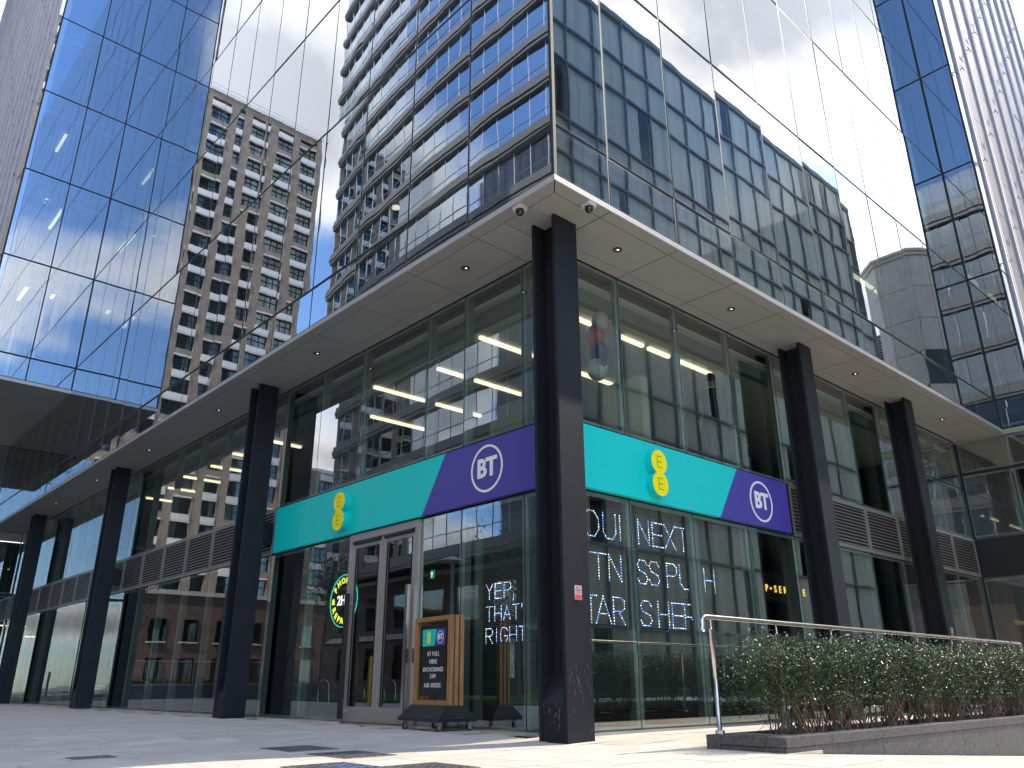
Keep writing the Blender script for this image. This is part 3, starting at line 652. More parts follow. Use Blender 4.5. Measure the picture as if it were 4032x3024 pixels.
# ================================================================ SIGNS ON THE FRONTAGES
UL, UR, UZ = (0, -1, 0), (1, 0, 0), (0, 0, 1)       # reading directions on the left and right frontage
def fascia(ax, label, s_start, s_end, sp_top, sp_bot, pl, pl_back, ee_s, ee_z, bt_s, bt_z):
    z0, z1 = 3.206, 4.134
    cen = (s_start + s_end) / 2
    t = thing('fascia_sign', label, 'shop sign', fp(ax, pl, 0, cen, 3.67), 'long fascia signs over the shopfront')
    def face(pts, mat, name):
        P = [fp(ax, pl, 0, s, z) for s, z in pts]
        if ax == 'y': P = P[::-1]
        MB().prism(P, fp(ax, pl_back - pl if ax == 'x' else 0, 0, 0, 0) if ax == 'x' else (0, pl_back - pl, 0), 0).build(name, mat, t)
    if ax == 'x':
        face([(s_start, z1), (s_start, z0), (sp_bot, z0), (sp_top, z1)], TEAL, 'teal_panel'); face([(sp_top - .003, z1), (sp_bot - .003, z0), (s_end, z0), (s_end, z1)], PURP, 'purple_panel')
        u, n = Vector(UL), Vector((-1, 0, 0))
    else:
        face([(s_start, z0), (s_start, z1), (sp_top, z1), (sp_bot, z0)], TEAL, 'teal_panel'); face([(sp_bot + .003, z0), (sp_top + .003, z1), (s_end, z1), (s_end, z0)], PURP, 'purple_panel')
        u, n = Vector(UR), Vector((0, -1, 0))
    def P(s, z, d): return Vector(fp(ax, pl, -d, s, z))
    # figure-eight emblem: outline of two overlapping discs, teal sides, yellow face, two dotted letters
    r, h = .196, .172
    def eight(rr):
        o = []; a0 = math.acos(min(1, h / rr)) ; N = 22
        for i in range(N + 1):
            a = -math.pi / 2 + a0 + (2 * math.pi - 2 * a0) * i / N; o.append((rr * math.cos(a), h + rr * math.sin(a)))
        for i in range(N + 1):
            a = math.pi / 2 + a0 + (2 * math.pi - 2 * a0) * i / N; o.append((rr * math.cos(a), -h + rr * math.sin(a)))
        return o
    c = P(ee_s, ee_z, 0)
    em = MB(); pts = [c + u * a + Vector(UZ) * b for a, b in eight(r)]
    em.prism(pts, n * .125); eo = em.build('emblem', TEAL, t)
    MB().prism([c + n * .126 + u * a + Vector(UZ) * b for a, b in eight(r - .008)], n * .006).build('emblem_face', YELL, eo)
    for k in (1, -1):
        d = MB(); cy = h * k
        for (ax0, ay0, ax1, ay1) in ((-.05, -.085, -.05, .085), (-.05, .085, .055, .085), (-.05, 0, .045, 0), (-.05, -.085, .055, -.085)):
            L = math.hypot(ax1 - ax0, ay1 - ay0); q = int(L / .0155)
            for i in range(q + 1):
                a, b = ax0 + (ax1 - ax0) * i / q, ay0 + (ay1 - ay0) * i / q + cy
                d.fr(c + n * .132, u, UZ, n, a - .0062, a + .0062, b - .0062, b + .0062, 0, .003)
        d.build('dotted_letter', EGREEN, eo)
    c = P(bt_s, bt_z, 0); rg = MB(); N = 56; ro, ri = .366, .330
    for i in range(N):
        a0, a1 = 2 * math.pi * i / N, 2 * math.pi * (i + 1) / N
        q = [c + n * .002 + u * (rr * math.cos(a)) + Vector(UZ) * (rr * math.sin(a)) for rr, a in ((ri, a0), (ro, a0), (ro, a1), (ri, a1))]
        rg.prism(q, n * .006)
    rg.build('ring', WHITE, t)
    for (ch, dx) in (('B', -.112), ('T', .112)):
        text_obj('letter', ch, .40, c + n * .008 + u * dx, u, UZ, WHITE, t, .004, .014)
    return t
fascia('x', 'teal and purple fascia sign over the double doors, yellow emblem left of the ringed letters', 9.55, 1.45, 3.73, 4.33, 1.17, 1.262, 6.76, 3.645, 2.70, 3.687)
fascia('y', 'teal and purple fascia sign right of the corner column, on the sunlit frontage', 1.30, 7.24, 5.586, 4.945, 1.15, 1.242, 3.21, 3.64, 6.28, 3.655)
# no-smoking stickers on two columns
for (x, z, lab) in ((.74, 1.58, 'small red and grey warning sticker on the corner column'), (12.35, 1.55, 'small red and grey warning sticker on the far right dark column above the hedge')):
    t = thing('warning_sticker', lab, 'sticker', (x + .06, .563, z + .08), 'warning stickers on columns')
    MB().box(x, x + .125, .560, .5645, z, z + .17).build('plate', plain('pale_grey_sticker', (.42, .42, .42), .4), t)
    RED = plain('red_print', (.62, .06, .06), .5)
    MB().box(x + .006, x + .119, .5585, .5598, z + .005, z + .06).build('red_band', RED, t)
    rr = MB()
    for i in range(20):
        a0, a1 = 2 * math.pi * i / 20, 2 * math.pi * (i + 1) / 20
        rr.prism([(x + .0625 + q * math.cos(a), .5598, z + .115 + q * math.sin(a)) for q, a in ((.034, a0), (.044, a0), (.044, a1), (.034, a1))], (0, -.0012, 0))
    rr.prism([(x + .035, .5598, z + .138), (x + .043, .5598, z + .144), (x + .092, .5598, z + .092), (x + .084, .5598, z + .086)], (0, -.0012, 0)); rr.build('ring', RED, t)
    MB().box(x + .04, x + .085, .5585, .5597, z + .108, z + .116).build('pictogram', BLACK, t)
# ---- stroke font for the LED window screens
ST = {'Y': [((0, 1), (.5, .5)), ((1, 1), (.5, .5)), ((.5, .5), (.5, 0))], 'E': [((0, 0), (0, 1)), ((0, 1), (1, 1)), ((0, .5), (.9, .5)), ((0, 0), (1, 0))],
      'P': [((0, 0), (0, 1)), ((0, 1), (.7, 1)), ((.7, 1), (1, .88)), ((1, .88), (1, .6)), ((1, .6), (.7, .48)), ((.7, .48), (0, .48))],
      'T': [((0, 1), (1, 1)), ((.5, 1), (.5, 0))], 'H': [((0, 0), (0, 1)), ((1, 0), (1, 1)), ((0, .5), (1, .5))], 'A': [((0, 0), (.5, 1)), ((.5, 1), (1, 0)), ((.2, .35), (.8, .35))],
      'S': [((1, .8), (.8, .97)), ((.8, .97), (.25, .97)), ((.25, .97), (.03, .78)), ((.03, .78), (.2, .56)), ((.2, .56), (.85, .42)), ((.85, .42), (1, .22)), ((1, .22), (.78, .02)), ((.78, .02), (.2, .02)), ((.2, .02), (0, .2))],
      'I': [((.5, 0), (.5, 1))], 'G': [((1, .82), (.75, 1)), ((.75, 1), (.25, 1)), ((.25, 1), (0, .7)), ((0, .7), (0, .3)), ((0, .3), (.25, 0)), ((.25, 0), (.75, 0)), ((.75, 0), (1, .25)), ((1, .25), (1, .45)), ((1, .45), (.55, .45))],
      'O': [((.3, 1), (.7, 1)), ((.7, 1), (1, .7)), ((1, .7), (1, .3)), ((1, .3), (.7, 0)), ((.7, 0), (.3, 0)), ((.3, 0), (0, .3)), ((0, .3), (0, .7)), ((0, .7), (.3, 1))],
      'U': [((0, 1), (0, .25)), ((0, .25), (.25, 0)), ((.25, 0), (.75, 0)), ((.75, 0), (1, .25)), ((1, .25), (1, 1))], 'N': [((0, 0), (0, 1)), ((0, 1), (1, 0)), ((1, 0), (1, 1))],
      'X': [((0, 0), (1, 1)), ((0, 1), (1, 0))], 'R': [((0, 0), (0, 1)), ((0, 1), (.7, 1)), ((.7, 1), (1, .88)), ((1, .88), (1, .6)), ((1, .6), (.7, .48)), ((.7, .48), (0, .48)), ((.45, .48), (1, 0))],
      ',': [((.2, .15), (.2, 0)), ((.2, 0), (0, -.2))], "'": [((0, 1), (0, .75))]}
rl = random.Random(5)
def led_letter(ch, a0, a1, z0, z1, o, u, n, par, pitch, clip, size):
    pts = set(); W, H = a1 - a0, z1 - z0
    for (p, q) in ST[ch]:
        L = math.hypot((q[0] - p[0]) * W, (q[1] - p[1]) * H); k = max(1, round(L / pitch))
        for i in range(k + 1):
            a, b = a0 + (p[0] + (q[0] - p[0]) * i / k) * W, z0 + (p[1] + (q[1] - p[1]) * i / k) * H
            if all(abs(a - x) + abs(b - y) > pitch * .75 for x, y in pts) and any(c0 <= a <= c1 for c0, c1 in clip): pts.add((a, b))
    if not pts: return
    mb = MB()
    for a, b in sorted(pts):
        mi = rl.choice((0, 0, 1, 1, 2)); s = size
        for (da, db, w, hh) in ((0, 0, s * .55, s), (0, 0, s, s * .45)):
            mb.fr(o, u, UZ, n, a + da - w, a + da + w, b + db - hh, b + db + hh, .001 if w < hh * .9 else .002, .004)
            mb.m[-6:] = [mi] * 6
    mb.build('dotted_letter', [LEDW, LEDB, LEDO], par)
SCRM = plain('dark_led_mesh', (0.022, 0.027, 0.027), 0.5)
def screen(ax, label, s0, s1, z0, z1, pl, letters, pitch, size):
    t = thing('window_screen', label, 'LED screen', fp(ax, pl, 0, (s0 + s1) / 2, z0), 'LED screens behind the shop glass')
    mb = MB(); fbox(mb, ax, pl, .0, .03, s0, s1, z0, z1); mb.build('screen_panel', SCRM, t)
    rw = MB(); z = z0 + .05
    while z < z1: fbox(rw, ax, pl, -.003, -.0005, s0, s1, z, z + .006); z += .03
    tag(rw.build('led_rows', FIN if ax == 'x' else plain('led_row_strip', (.06, .07, .065), .5), t), kind='stuff')
    u, n = (Vector(UL), Vector((-1, 0, 0))) if ax == 'x' else (Vector(UR), Vector((0, -1, 0)))
    o = Vector(fp(ax, pl, -.005, 0, 0)); sg = -1 if ax == 'x' else 1
    lo, hi = sorted((sg * s0, sg * s1))
    for (ch, a0, a1, b0, b1) in letters: led_letter(ch, a0, a1, b0, b1, o, u, n, t, pitch, [(lo, hi)], size)
def line(txt, a, w, gap, z0, z1):
    o = []
    for ch in txt:
        ww = w * (.55 if ch in "I" else .2 if ch in "',." else 1); 
        if ch != ' ': o.append((ch, a, a + ww, z0, z1))
        a += ww + gap
    return o
screen('x', 'LED screen spelling YEP THAT\'S RIGHT in white dots right of the doors', 2.12, 3.22, .3, 3.05, 1.57,
       line("YEP,", -3.15, .145, .055, 1.82, 2.035) + line("THAT'S", -3.15, .145, .05, 1.505, 1.71) + line('RIGHT', -3.15, .145, .05, 1.19, 1.40), .0185, .0046)
ZZ = ((2.635, 3.005), (2.035, 2.40), (1.43, 1.80))
def rl_(ch, a, b, k): return (ch, a, b, *ZZ[k])
screen('y', 'LED screen with blue white dotted letters next to the corner column', 1.45, 2.50 + .36, .3, 3.08, 1.55,
       [rl_('O', 2.02, 2.34, 0), rl_('U', 2.44, 2.72, 0), rl_('I', 2.70, 2.94, 0), rl_('T', 2.14, 2.47, 1), rl_('N', 2.53, 2.80, 1), rl_('T', 1.99, 2.23, 2), rl_('A', 2.21, 2.53, 2), rl_('R', 2.59, 2.83, 2)], .040, .0078)
screen('y', 'LED screen with the dotted word NEXT in the second pane from the corner', 3.16, 4.47, .3, 3.08, 1.55,
       [rl_('N', 3.25, 3.51, 0), rl_('E', 3.60, 3.85, 0), rl_('X', 3.91, 4.18, 0), rl_('T', 4.18, 4.60, 0), rl_('S', 3.18, 3.41, 1), rl_('S', 3.46, 3.70, 1), rl_('P', 3.90, 4.15, 1), rl_('U', 4.23, 4.60, 1),
        rl_('S', 3.20, 3.45, 2), rl_('H', 3.62, 3.88, 2), rl_('E', 3.97, 4.26, 2), rl_('R', 4.29, 4.62, 2)], .040, .0078)
screen('y', 'LED screen showing a single dotted H above the handrail', 4.82, 6.05, .3, 3.08, 1.55, [rl_('H', 4.90, 5.18, 1)], .040, .0078)
# round neon sign in the window left of the doors
nz, ny, nr, nx = 2.11, 7.30, .475, 1.60
t = thing('neon_sign', 'round yellow and green neon phone repair sign hanging behind glass left of the doors', 'neon sign', (nx, ny, nz))
u = Vector(UL); c = Vector((nx, ny, nz))
MB().tube([c + u * (nr * math.cos(2 * math.pi * i / 48)) + Vector(UZ) * (nr * math.sin(2 * math.pi * i / 48)) for i in range(49)], .011, 6).build('ring', NEONG, t, True)
for (txt, angs, flip) in (('PHONE', (146, 122, 98, 74, 50), 1), ('REPAIR', (206, 227, 247, 265, 280, 299), -1), ('&', (181,), 0)):
    for ch, a in zip(txt, angs):
        a = R(a); p = c + u * (.365 * math.cos(a)) + Vector(UZ) * (.365 * math.sin(a))
        if flip == 1: uu = u * math.sin(a) - Vector(UZ) * math.cos(a)
        elif flip == -1: uu = -u * math.sin(a) + Vector(UZ) * math.cos(a)
        else: uu = u
        vv = Vector((-1, 0, 0)).cross(uu)
        text_obj('letter', ch, .155, p, uu, vv, NEONY, t, .006, .003)
text_obj('letter', '2HR', .25, c, u, UZ, NEONW, t, .006, .004)
for dy in (-.2, .2): MB().tube([(nx, ny + dy, nz + .43), (nx, ny + dy, 3.2)], .003, 4).build('wire', BLACK, t)
# emergency exit sign inside
t = thing('exit_sign', 'small green sign with a white arrow inside the glass right of the doors', 'exit sign', (2.2, 5.46, 2.48))
MB().box(2.27, 2.29, 5.405, 5.525, 2.40, 2.55).build('plate', EXITG, t)
MB().prism([(2.268, 5.465 - a, 2.475 + b) for a, b in ((-.010, -.06), (.010, -.06), (.010, .0), (.034, .0), (0, .05), (-.034, .0), (-.010, .0))], (-.002, 0, 0)).build('arrow', NEONW, t)
MB().tube([(2.28, 5.465, 2.55), (2.28, 5.465, 3.25)], .005, 5).build('hanger', BLACK, t)
# amber letters deep in the shop
t = thing('lit_lettering', 'amber glowing word SERVICE in the dark shop behind the right frontage', 'lettering', (10.2, 2.65, 2.45))
MB().box(8.5, 11.6, 2.70, 2.74, 2.2, 2.8).build('backboard', BLACK, t)
for ch, x in zip('P•SERVICE', (9.20, 9.36, 9.54, 9.73, 9.93, 10.13, 10.28, 10.46, 10.72)):
    text_obj('letter', ch, .20, (x - .42, 2.69, 2.46), UR, UZ, AMBER, t, .004, .002)
for xx in (8.65, 11.5): MB().tube([(xx if xx > 9 else 9.1, 2.72, 2.8), (xx if xx > 9 else 9.1, 2.72, 3.25)], .006, 5).build('hanger', BLACK, t)
tq = thing('round_wall_plaque', 'round gold disc on the dark wall left of the neon sign', 'plaque', (1.74, 9.2, 1.3))
MB().cyl((1.742, 9.15, 1.25), (-1, 0, 0), .17, .012, 28).build('disc', plain('dull_gold', (.25, .17, .06), .4, .5), tq)
MB().cyl((1.75, 9.15, 1.25), (-1, 0, 0), .19, .006, 28).build('rim', BLACK, tq)
# ================================================================ SOFFIT FITTINGS
cl = ['dome camera under the left soffit edge beside the corner column top', 'dome camera under the right soffit edge beside the corner column top']
for k, (x, y) in enumerate(((.10, .78), (.765, .085))):
    t = thing('dome_camera', cl[k], 'camera', (x, y, SZ), 'security cameras under the soffit corner')
    b = MB(); hs = .085
    oct_ = [(x + a * hs, y + c * hs, SZ - .045) for a, c in ((-1, -.75), (-.75, -1), (.75, -1), (1, -.75), (1, .75), (.75, 1), (-.75, 1), (-1, .75))]
    b.prism(oct_, (0, 0, .044)); b.build('housing', plain('cream_housing', (.62, .60, .54), .4), t)
    MB().cyl((x, y, SZ - .075), (0, 0, 1), .06, .03, 18).build('collar', BLACK, t)
    MB().ball((x, y, SZ - .078), .056, 16, 10).build('dome', plain('smoked_dome', (.01, .01, .012), .06, 0, .8), t, True)
dl = [(.63, y, w) for y, w in ((2.63, 'nearest the corner on the left'), (7.35, 'second along the left soffit from the corner'), (12.1, 'third along the left soffit, past the second dark column'), (16.8, 'fourth along the left soffit'), (21.55, 'fifth along the left soffit, past the third dark column'), (26.3, 'last along the left soffit'))] + \
     [(x, .62, w) for x, w in ((2.0, 'nearest the corner on the right'), (5.1, 'second along the right soffit from the corner'), (9.86, 'third along the right soffit, between two dark columns'), (14.6, 'last along the right soffit, by the inner corner'))]
for x, y, w in dl:
    t = thing('downlight', 'round recessed downlight ' + w, 'downlight', (x, y, SZ), 'downlights recessed in the soffit')
    rg = MB()
    for i in range(20):
        a0, a1 = 2 * math.pi * i / 20, 2 * math.pi * (i + 1) / 20
        rg.prism([(x + q * math.cos(a), y + q * math.sin(a), SZ - .012) for q, a in ((.048, a0), (.072, a0), (.072, a1), (.048, a1))], (0, 0, .011))
    rg.build('trim_ring', BLACK, t); MB().cyl((x, y, SZ - .004), (0, 0, 1), .047, .003, 18).build('lens', plain('silver_reflector', (.5, .5, .5), .2, .8), t)
    MB().cyl((x + .012, y, SZ - .006), (0, 0, 1), .016, .0015, 10).build('lamp', DLIGHT, t)
# ================================================================ WHEELED MENU BOARD
A6 = R(6.5)
bu, bn = Vector((-math.sin(A6), -math.cos(A6), 0)), Vector((-math.cos(A6), math.sin(A6), 0))
bo = Vector((.88, 3.40, .036))
t = thing('wheeled_sign_board', 'oak framed black advert board on a sloped black base with castors', 'sign board', bo)
def B(a, z, d): return bo + bu * a + Vector(UZ) * z + bn * d
b = MB(); b.fr(bo, bu, UZ, bn, -.555, .555, .125, .165, -.31, .31)
lo = [B(-.555, .1655, .31), B(.555, .1655, .31), B(.555, .1655, -.31), B(-.555, .1655, -.31)]; hi = [B(-.50, .33, .13), B(.50, .33, .13), B(.50, .33, -.13), B(-.50, .33, -.13)]
for i in range(4): b.poly([lo[i], lo[(i + 1) % 4], hi[(i + 1) % 4], hi[i]])
b.poly(hi); b.build('base', BLACK, t)
for k, (d0, d1) in enumerate(((.055, .115), (-.028, .028), (-.115, -.055))):
    f = MB(); 
    for (a0, a1, z0, z1) in ((-.50, -.435, .331, 1.515), (.435, .50, .331, 1.515), (-.435, .435, .331, .39), (-.435, .435, 1.455, 1.515)): f.fr(bo, bu, UZ, bn, a0, a1, z0, z1, d0, d1)
    f.build('frame', WOOD, t)
p = MB(); p.fr(bo, bu, UZ, bn, -.345, .345, .46, 1.39, .02, .08); po = p.build('board_panel', SIGNB, t)
MB().fr(bo, bu, UZ, bn, -.015, .015, .39, 1.455, .03, .05).build('support_bar', BLACK, t)
f = MB()
for (a0, a1, z0, z1) in ((-.36, -.345, .45, 1.40), (.345, .36, .45, 1.40), (-.345, .345, .445, .46), (-.345, .345, 1.39, 1.405)): f.fr(bo, bu, UZ, bn, a0, a1, z0, z1, .015, .09)
f.build('panel_edge', BLACK, po)
def bp(pts, mat, name, d=.0815, th=.002): MB().prism([B(a, z, d) for a, z in pts], bn * th).build(name, mat, po)
ZT, ZB = 1.345, 1.115
bp([(-.315, ZB), (.0 + .02, ZB), (.075, ZT), (-.315, ZT)], TEAL, 'teal_print'); bp([(.024, ZB), (.315, ZB), (.315, ZT), (.079, ZT)], PURP, 'purple_print')
em = []
for i in range(19): a = -math.pi / 2 + .55 + (2 * math.pi - 1.1) * i / 18; em.append((-.135 + .048 * math.cos(a), 1.23 + .041 + .048 * math.sin(a)))
for i in range(19): a = math.pi / 2 + .55 + (2 * math.pi - 1.1) * i / 18; em.append((-.135 + .048 * math.cos(a), 1.23 - .041 + .048 * math.sin(a)))
bp(em, YELL, 'emblem_print', .0836)
for dz in (.041, -.041): text_obj('letter', 'E', .075, B(-.135, 1.23 + dz, .0858), bu, UZ, EGREEN, po, .0006, -.001)
rg = MB()
for i in range(30):
    a0, a1 = 2 * math.pi * i / 30, 2 * math.pi * (i + 1) / 30
    rg.prism([B(.185 + q * math.cos(a), 1.23 + q * math.sin(a), .0836) for q, a in ((.079, a0), (.088, a0), (.088, a1), (.079, a1))], bn * .002)
rg.build('ring_print', WHITE, po); text_obj('letter', 'BT', .105, B(.185, 1.23, .0845), bu, UZ, WHITE, po, .001, .0035)
for txt, z in (('BT FULL', 1.005), ('FIBRE', .90), ('BROADBAND', .795), ('24M', .705), ('ASK INSIDE', .585)):
    text_obj('letter', txt, .088, B(.0 if txt != 'ASK INSIDE' else -.005, z, .0825), bu, UZ, WHITE, po, .0012, -.0006, 'CENTER', 1.06)
for (a, d) in ((-.46, .24), (.46, .24), (-.46, -.24), (.46, -.24)):
    w = B(a, .045, d); cs = MB().cyl(w - bu * .014, bu, .043, .028, 16).build('castor_wheel', RUBB, t)
    br = MB(); br.fr(w, bu, UZ, bn, -.026, -.018, -.01, .075, -.022, .022).fr(w, bu, UZ, bn, .018, .026, -.01, .075, -.022, .022).fr(w, bu, UZ, bn, -.03, .03, .075, .081, -.03, .03)
    br.build('castor_bracket', plain('zinc_bracket', (.45, .42, .38), .35, .7), cs)
# ================================================================ PLANTER, HANDRAIL, HEDGE
PX0, PX1, PY0, PY1 = 1.15, 14.0, -1.78, -.86
t = thing('granite_planter', 'long low dark granite planter wall under the hedge, lower paving sloping away', 'planter', (PX0, PY0, 0))
rp = random.Random(9)
xs = [PX0]
while xs[-1] < PX1 - .6: xs.append(min(PX1, xs[-1] + (1.18 if len(xs) > 1 else .9)))
for i in range(len(xs) - 1):
    a, b_ = xs[i] + .003, xs[i + 1] - .003
    lip = .24
    MB().box(a, b_, PY0, PY0 + lip, .05, .14 + rp.uniform(-.001, .001)).build('coping_stone', GRAN, t)
    zb = -.62
    MB().box(a, b_, PY0 + .012, PY0 + .2, zb, .044).build('wall_stone', GRAN, t)
    MB().box(a, b_, PY1 - .17, PY1, .0, .135).build('coping_stone', GRAN, t)
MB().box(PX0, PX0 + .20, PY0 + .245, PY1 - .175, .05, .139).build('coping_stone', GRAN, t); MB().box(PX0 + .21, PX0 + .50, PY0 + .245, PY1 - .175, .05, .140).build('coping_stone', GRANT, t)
MB().box(PX0 + .012, PX0 + .3, PY0 + .205, PY1 - .175, -.1, .044).build('wall_stone', GRAN, t)
MB().box(PX0 + .51, PX1, PY0 + .245, PY1 - .175, -.1, .10).build('soil', SOIL, t)
RYY, RZZ = -.95, 1.315
t = thing('handrail', 'stainless steel handrail with glass infill behind the hedge', 'handrail', (1.28, RYY, .14))
pts = [(1.115, RYY, 1.16), (1.115, RYY, 1.22)] + [(1.115 + .085 * (1 - math.cos(a)), RYY, 1.23 + .085 * math.sin(a)) for a in (.2, .5, .8, 1.1, 1.4)] + [(1.21, RYY, RZZ), (5, RYY, RZZ), (11.4, RYY, RZZ)] + [(11.4 + .085 * math.sin(a), RYY, 1.23 + .085 * math.cos(a)) for a in (.3, .7, 1.1, 1.5)] + [(11.485, RYY, 1.16)]
MB().tube(pts, .026, 14).build('rail', STEEL, t, True)
px = [1.28 + 1.36 * k for k in range(8)]
for k, x in enumerate(px):
    po = MB().tube([(x, RYY, .14), (x, RYY, 1.19)], .0245, 14).build('post', STEEL, t, True)
    MB().tube([(x, RYY, 1.19), (x, RYY, RZZ)], .011, 8).build('spigot', STEEL, po, True)
    MB().cyl((x, RYY, .139), (0, 0, 1), .05, .035, 16).build('base_collar', STEEL, po)
    for z in (.42, 1.02): MB().box(x + .02, x + .07, RYY - .012, RYY + .012, z, z + .05).build('glass_clamp', STEEL, po)
    if k < len(px) - 1: MB().box(x + .045, px[k + 1] - .045, RYY - .005, RYY + .005, .24, 1.165).build('glass_panel', G_RAIL, t)
def leaf(mb, p, d, up, L, W, mi=0):
    d = d.normalized(); s = d.cross(up)
    if s.length < 1e-3: s = d.cross(Vector((1, 0, 0)))
    s.normalize(); n = s.cross(d)
    a, b_, c_, e = p, p + d * L * .5 + s * W * .5 + n * W * .18, p + d * L, p + d * L * .5 - s * W * .5 + n * W * .18
    k = len(mb.v); mb.v += [tuple(a), tuple(b_), tuple(c_), tuple(e)]; mb.f += [(k, k + 1, k + 2), (k, k + 2, k + 3)]; mb.m += [mi, mi]
def shrub_mesh(seed, lean):
    r = random.Random(seed); st = MB(); lf = MB()
    tips = []
    for k in range(40):
        a = r.uniform(0, 2 * math.pi); base = Vector((r.gauss(0, .26), r.gauss(0, .09), .09)); 
        top = Vector((r.uniform(-.68, .68) + lean * .25, r.uniform(-.30, .28), r.uniform(.70, 1.06)))
        mid = base.lerp(top, .45) + Vector((r.gauss(0, .05) + (base.x - top.x) * .12, r.gauss(0, .03), -.02)); q = base.lerp(top, .75) + Vector((r.gauss(0, .03), r.gauss(0, .03), 0))
        st.tube([base, mid, q, top], [r.uniform(.007, .012), .006, .0045, .002], 5, 0, False); tips += [q, top, mid.lerp(q, .5)]
        for m in range(3):
            s = mid.lerp(top, r.random()); e = s + Vector((r.gauss(0, .14), r.gauss(0, .1), r.uniform(.05, .22))); st.tube([s, e], [.0035, .0015], 4, 0, False); tips.append(e)
    for k in range(26):                              # low twigs
        a = Vector((r.uniform(-.6, .6), r.uniform(-.25, .25), .1)); e = a + Vector((r.gauss(0, .12), r.gauss(0, .1), r.uniform(.06, .28))); st.tube([a, e], [.003, .0012], 4, 0, False)
        for q in range(7): leaf(lf, a.lerp(e, r.uniform(.4, 1)) + Vector((r.gauss(0, .02), r.gauss(0, .02), r.gauss(0, .02))), Vector((r.gauss(0, 1), r.gauss(0, 1), r.gauss(.2, .6))), Vector((0, 0, 1)), r.uniform(.02, .034), r.uniform(.011, .018))
    spots = []
    for k in range(300): 
        x, y = r.uniform(-.74, .74) + lean * .2, r.uniform(-.36, .33); z = r.uniform(.38, 1.06); w = abs(x - lean * .2) / .74
        if z < .42 + .20 * (1 - w) * r.random() + (.22 if abs(x) < .3 and r.random() < .6 else 0): continue
        spots.append(Vector((x, y, z - .06 * w)))
    spots += tips
    for s in spots:
        rad = r.uniform(.06, .125); N = int(r.uniform(20, 34))
        for q in range(N):
            p = s + Vector((r.gauss(0, rad), r.gauss(0, rad * .8), r.gauss(0, rad * .75)))
            if p.z > 1.18 + .05 * math.sin(p.x * 9 + seed) or p.z < .12: continue
            leaf(lf, p, Vector((r.gauss(0, 1), r.gauss(0, 1) - .3, r.gauss(.15, .7))), Vector((r.gauss(0, .4), r.gauss(0, .4), 1)), r.uniform(.024, .042), r.uniform(.013, .022))
    return st.mesh('stems', BARK), lf.mesh('leaves', LEAF)
sm = [shrub_mesh(k + 21, l) for k, l in enumerate((-.5, .1, .4, 0))]
slab = ['bushy evergreen at the hedge\'s near end, bare forked stems showing, by the rail\'s bent end', 'second evergreen bush along the planter from the rail\'s bent end', 'third evergreen bush along the planter from the rail\'s bent end', 'fourth evergreen bush along the planter from the rail\'s bent end',
        'fifth evergreen bush along the planter from the rail\'s bent end', 'sixth evergreen bush along the planter, in front of the far dark column', 'seventh evergreen bush along the planter, beyond the far dark column', 'eighth evergreen bush along the planter, below the handrail\'s far end', 'last evergreen bush along the planter, at the picture\'s right edge']
for k, x in enumerate((2.22, 3.2, 4.38, 5.5, 6.7, 7.9, 9.15, 10.4, 11.7)):
    t = thing('evergreen_shrub', slab[k], 'shrub', (x, -1.33, .02), 'glossy evergreen shrubs in the planter')
    a, b_ = sm[(0, 1, 2, 3, 1, 2, 3, 0, 2)[k]]
    for nm, me in (('stem_cluster', a), ('crown', b_)):
        o = bpy.data.objects.new(nm, me); C.objects.link(o); o.parent = t
        if nm == 'crown': o['kind'] = 'stuff'
        if nm == 'stem_cluster': o['kind'] = 'stuff'
    t.scale = (1 if k % 2 == 0 else 1.05, 1, (.98, 1.0, 1.03, .99, 1.02, 1.0, 1.03, 1.0, 1.02)[k]); 
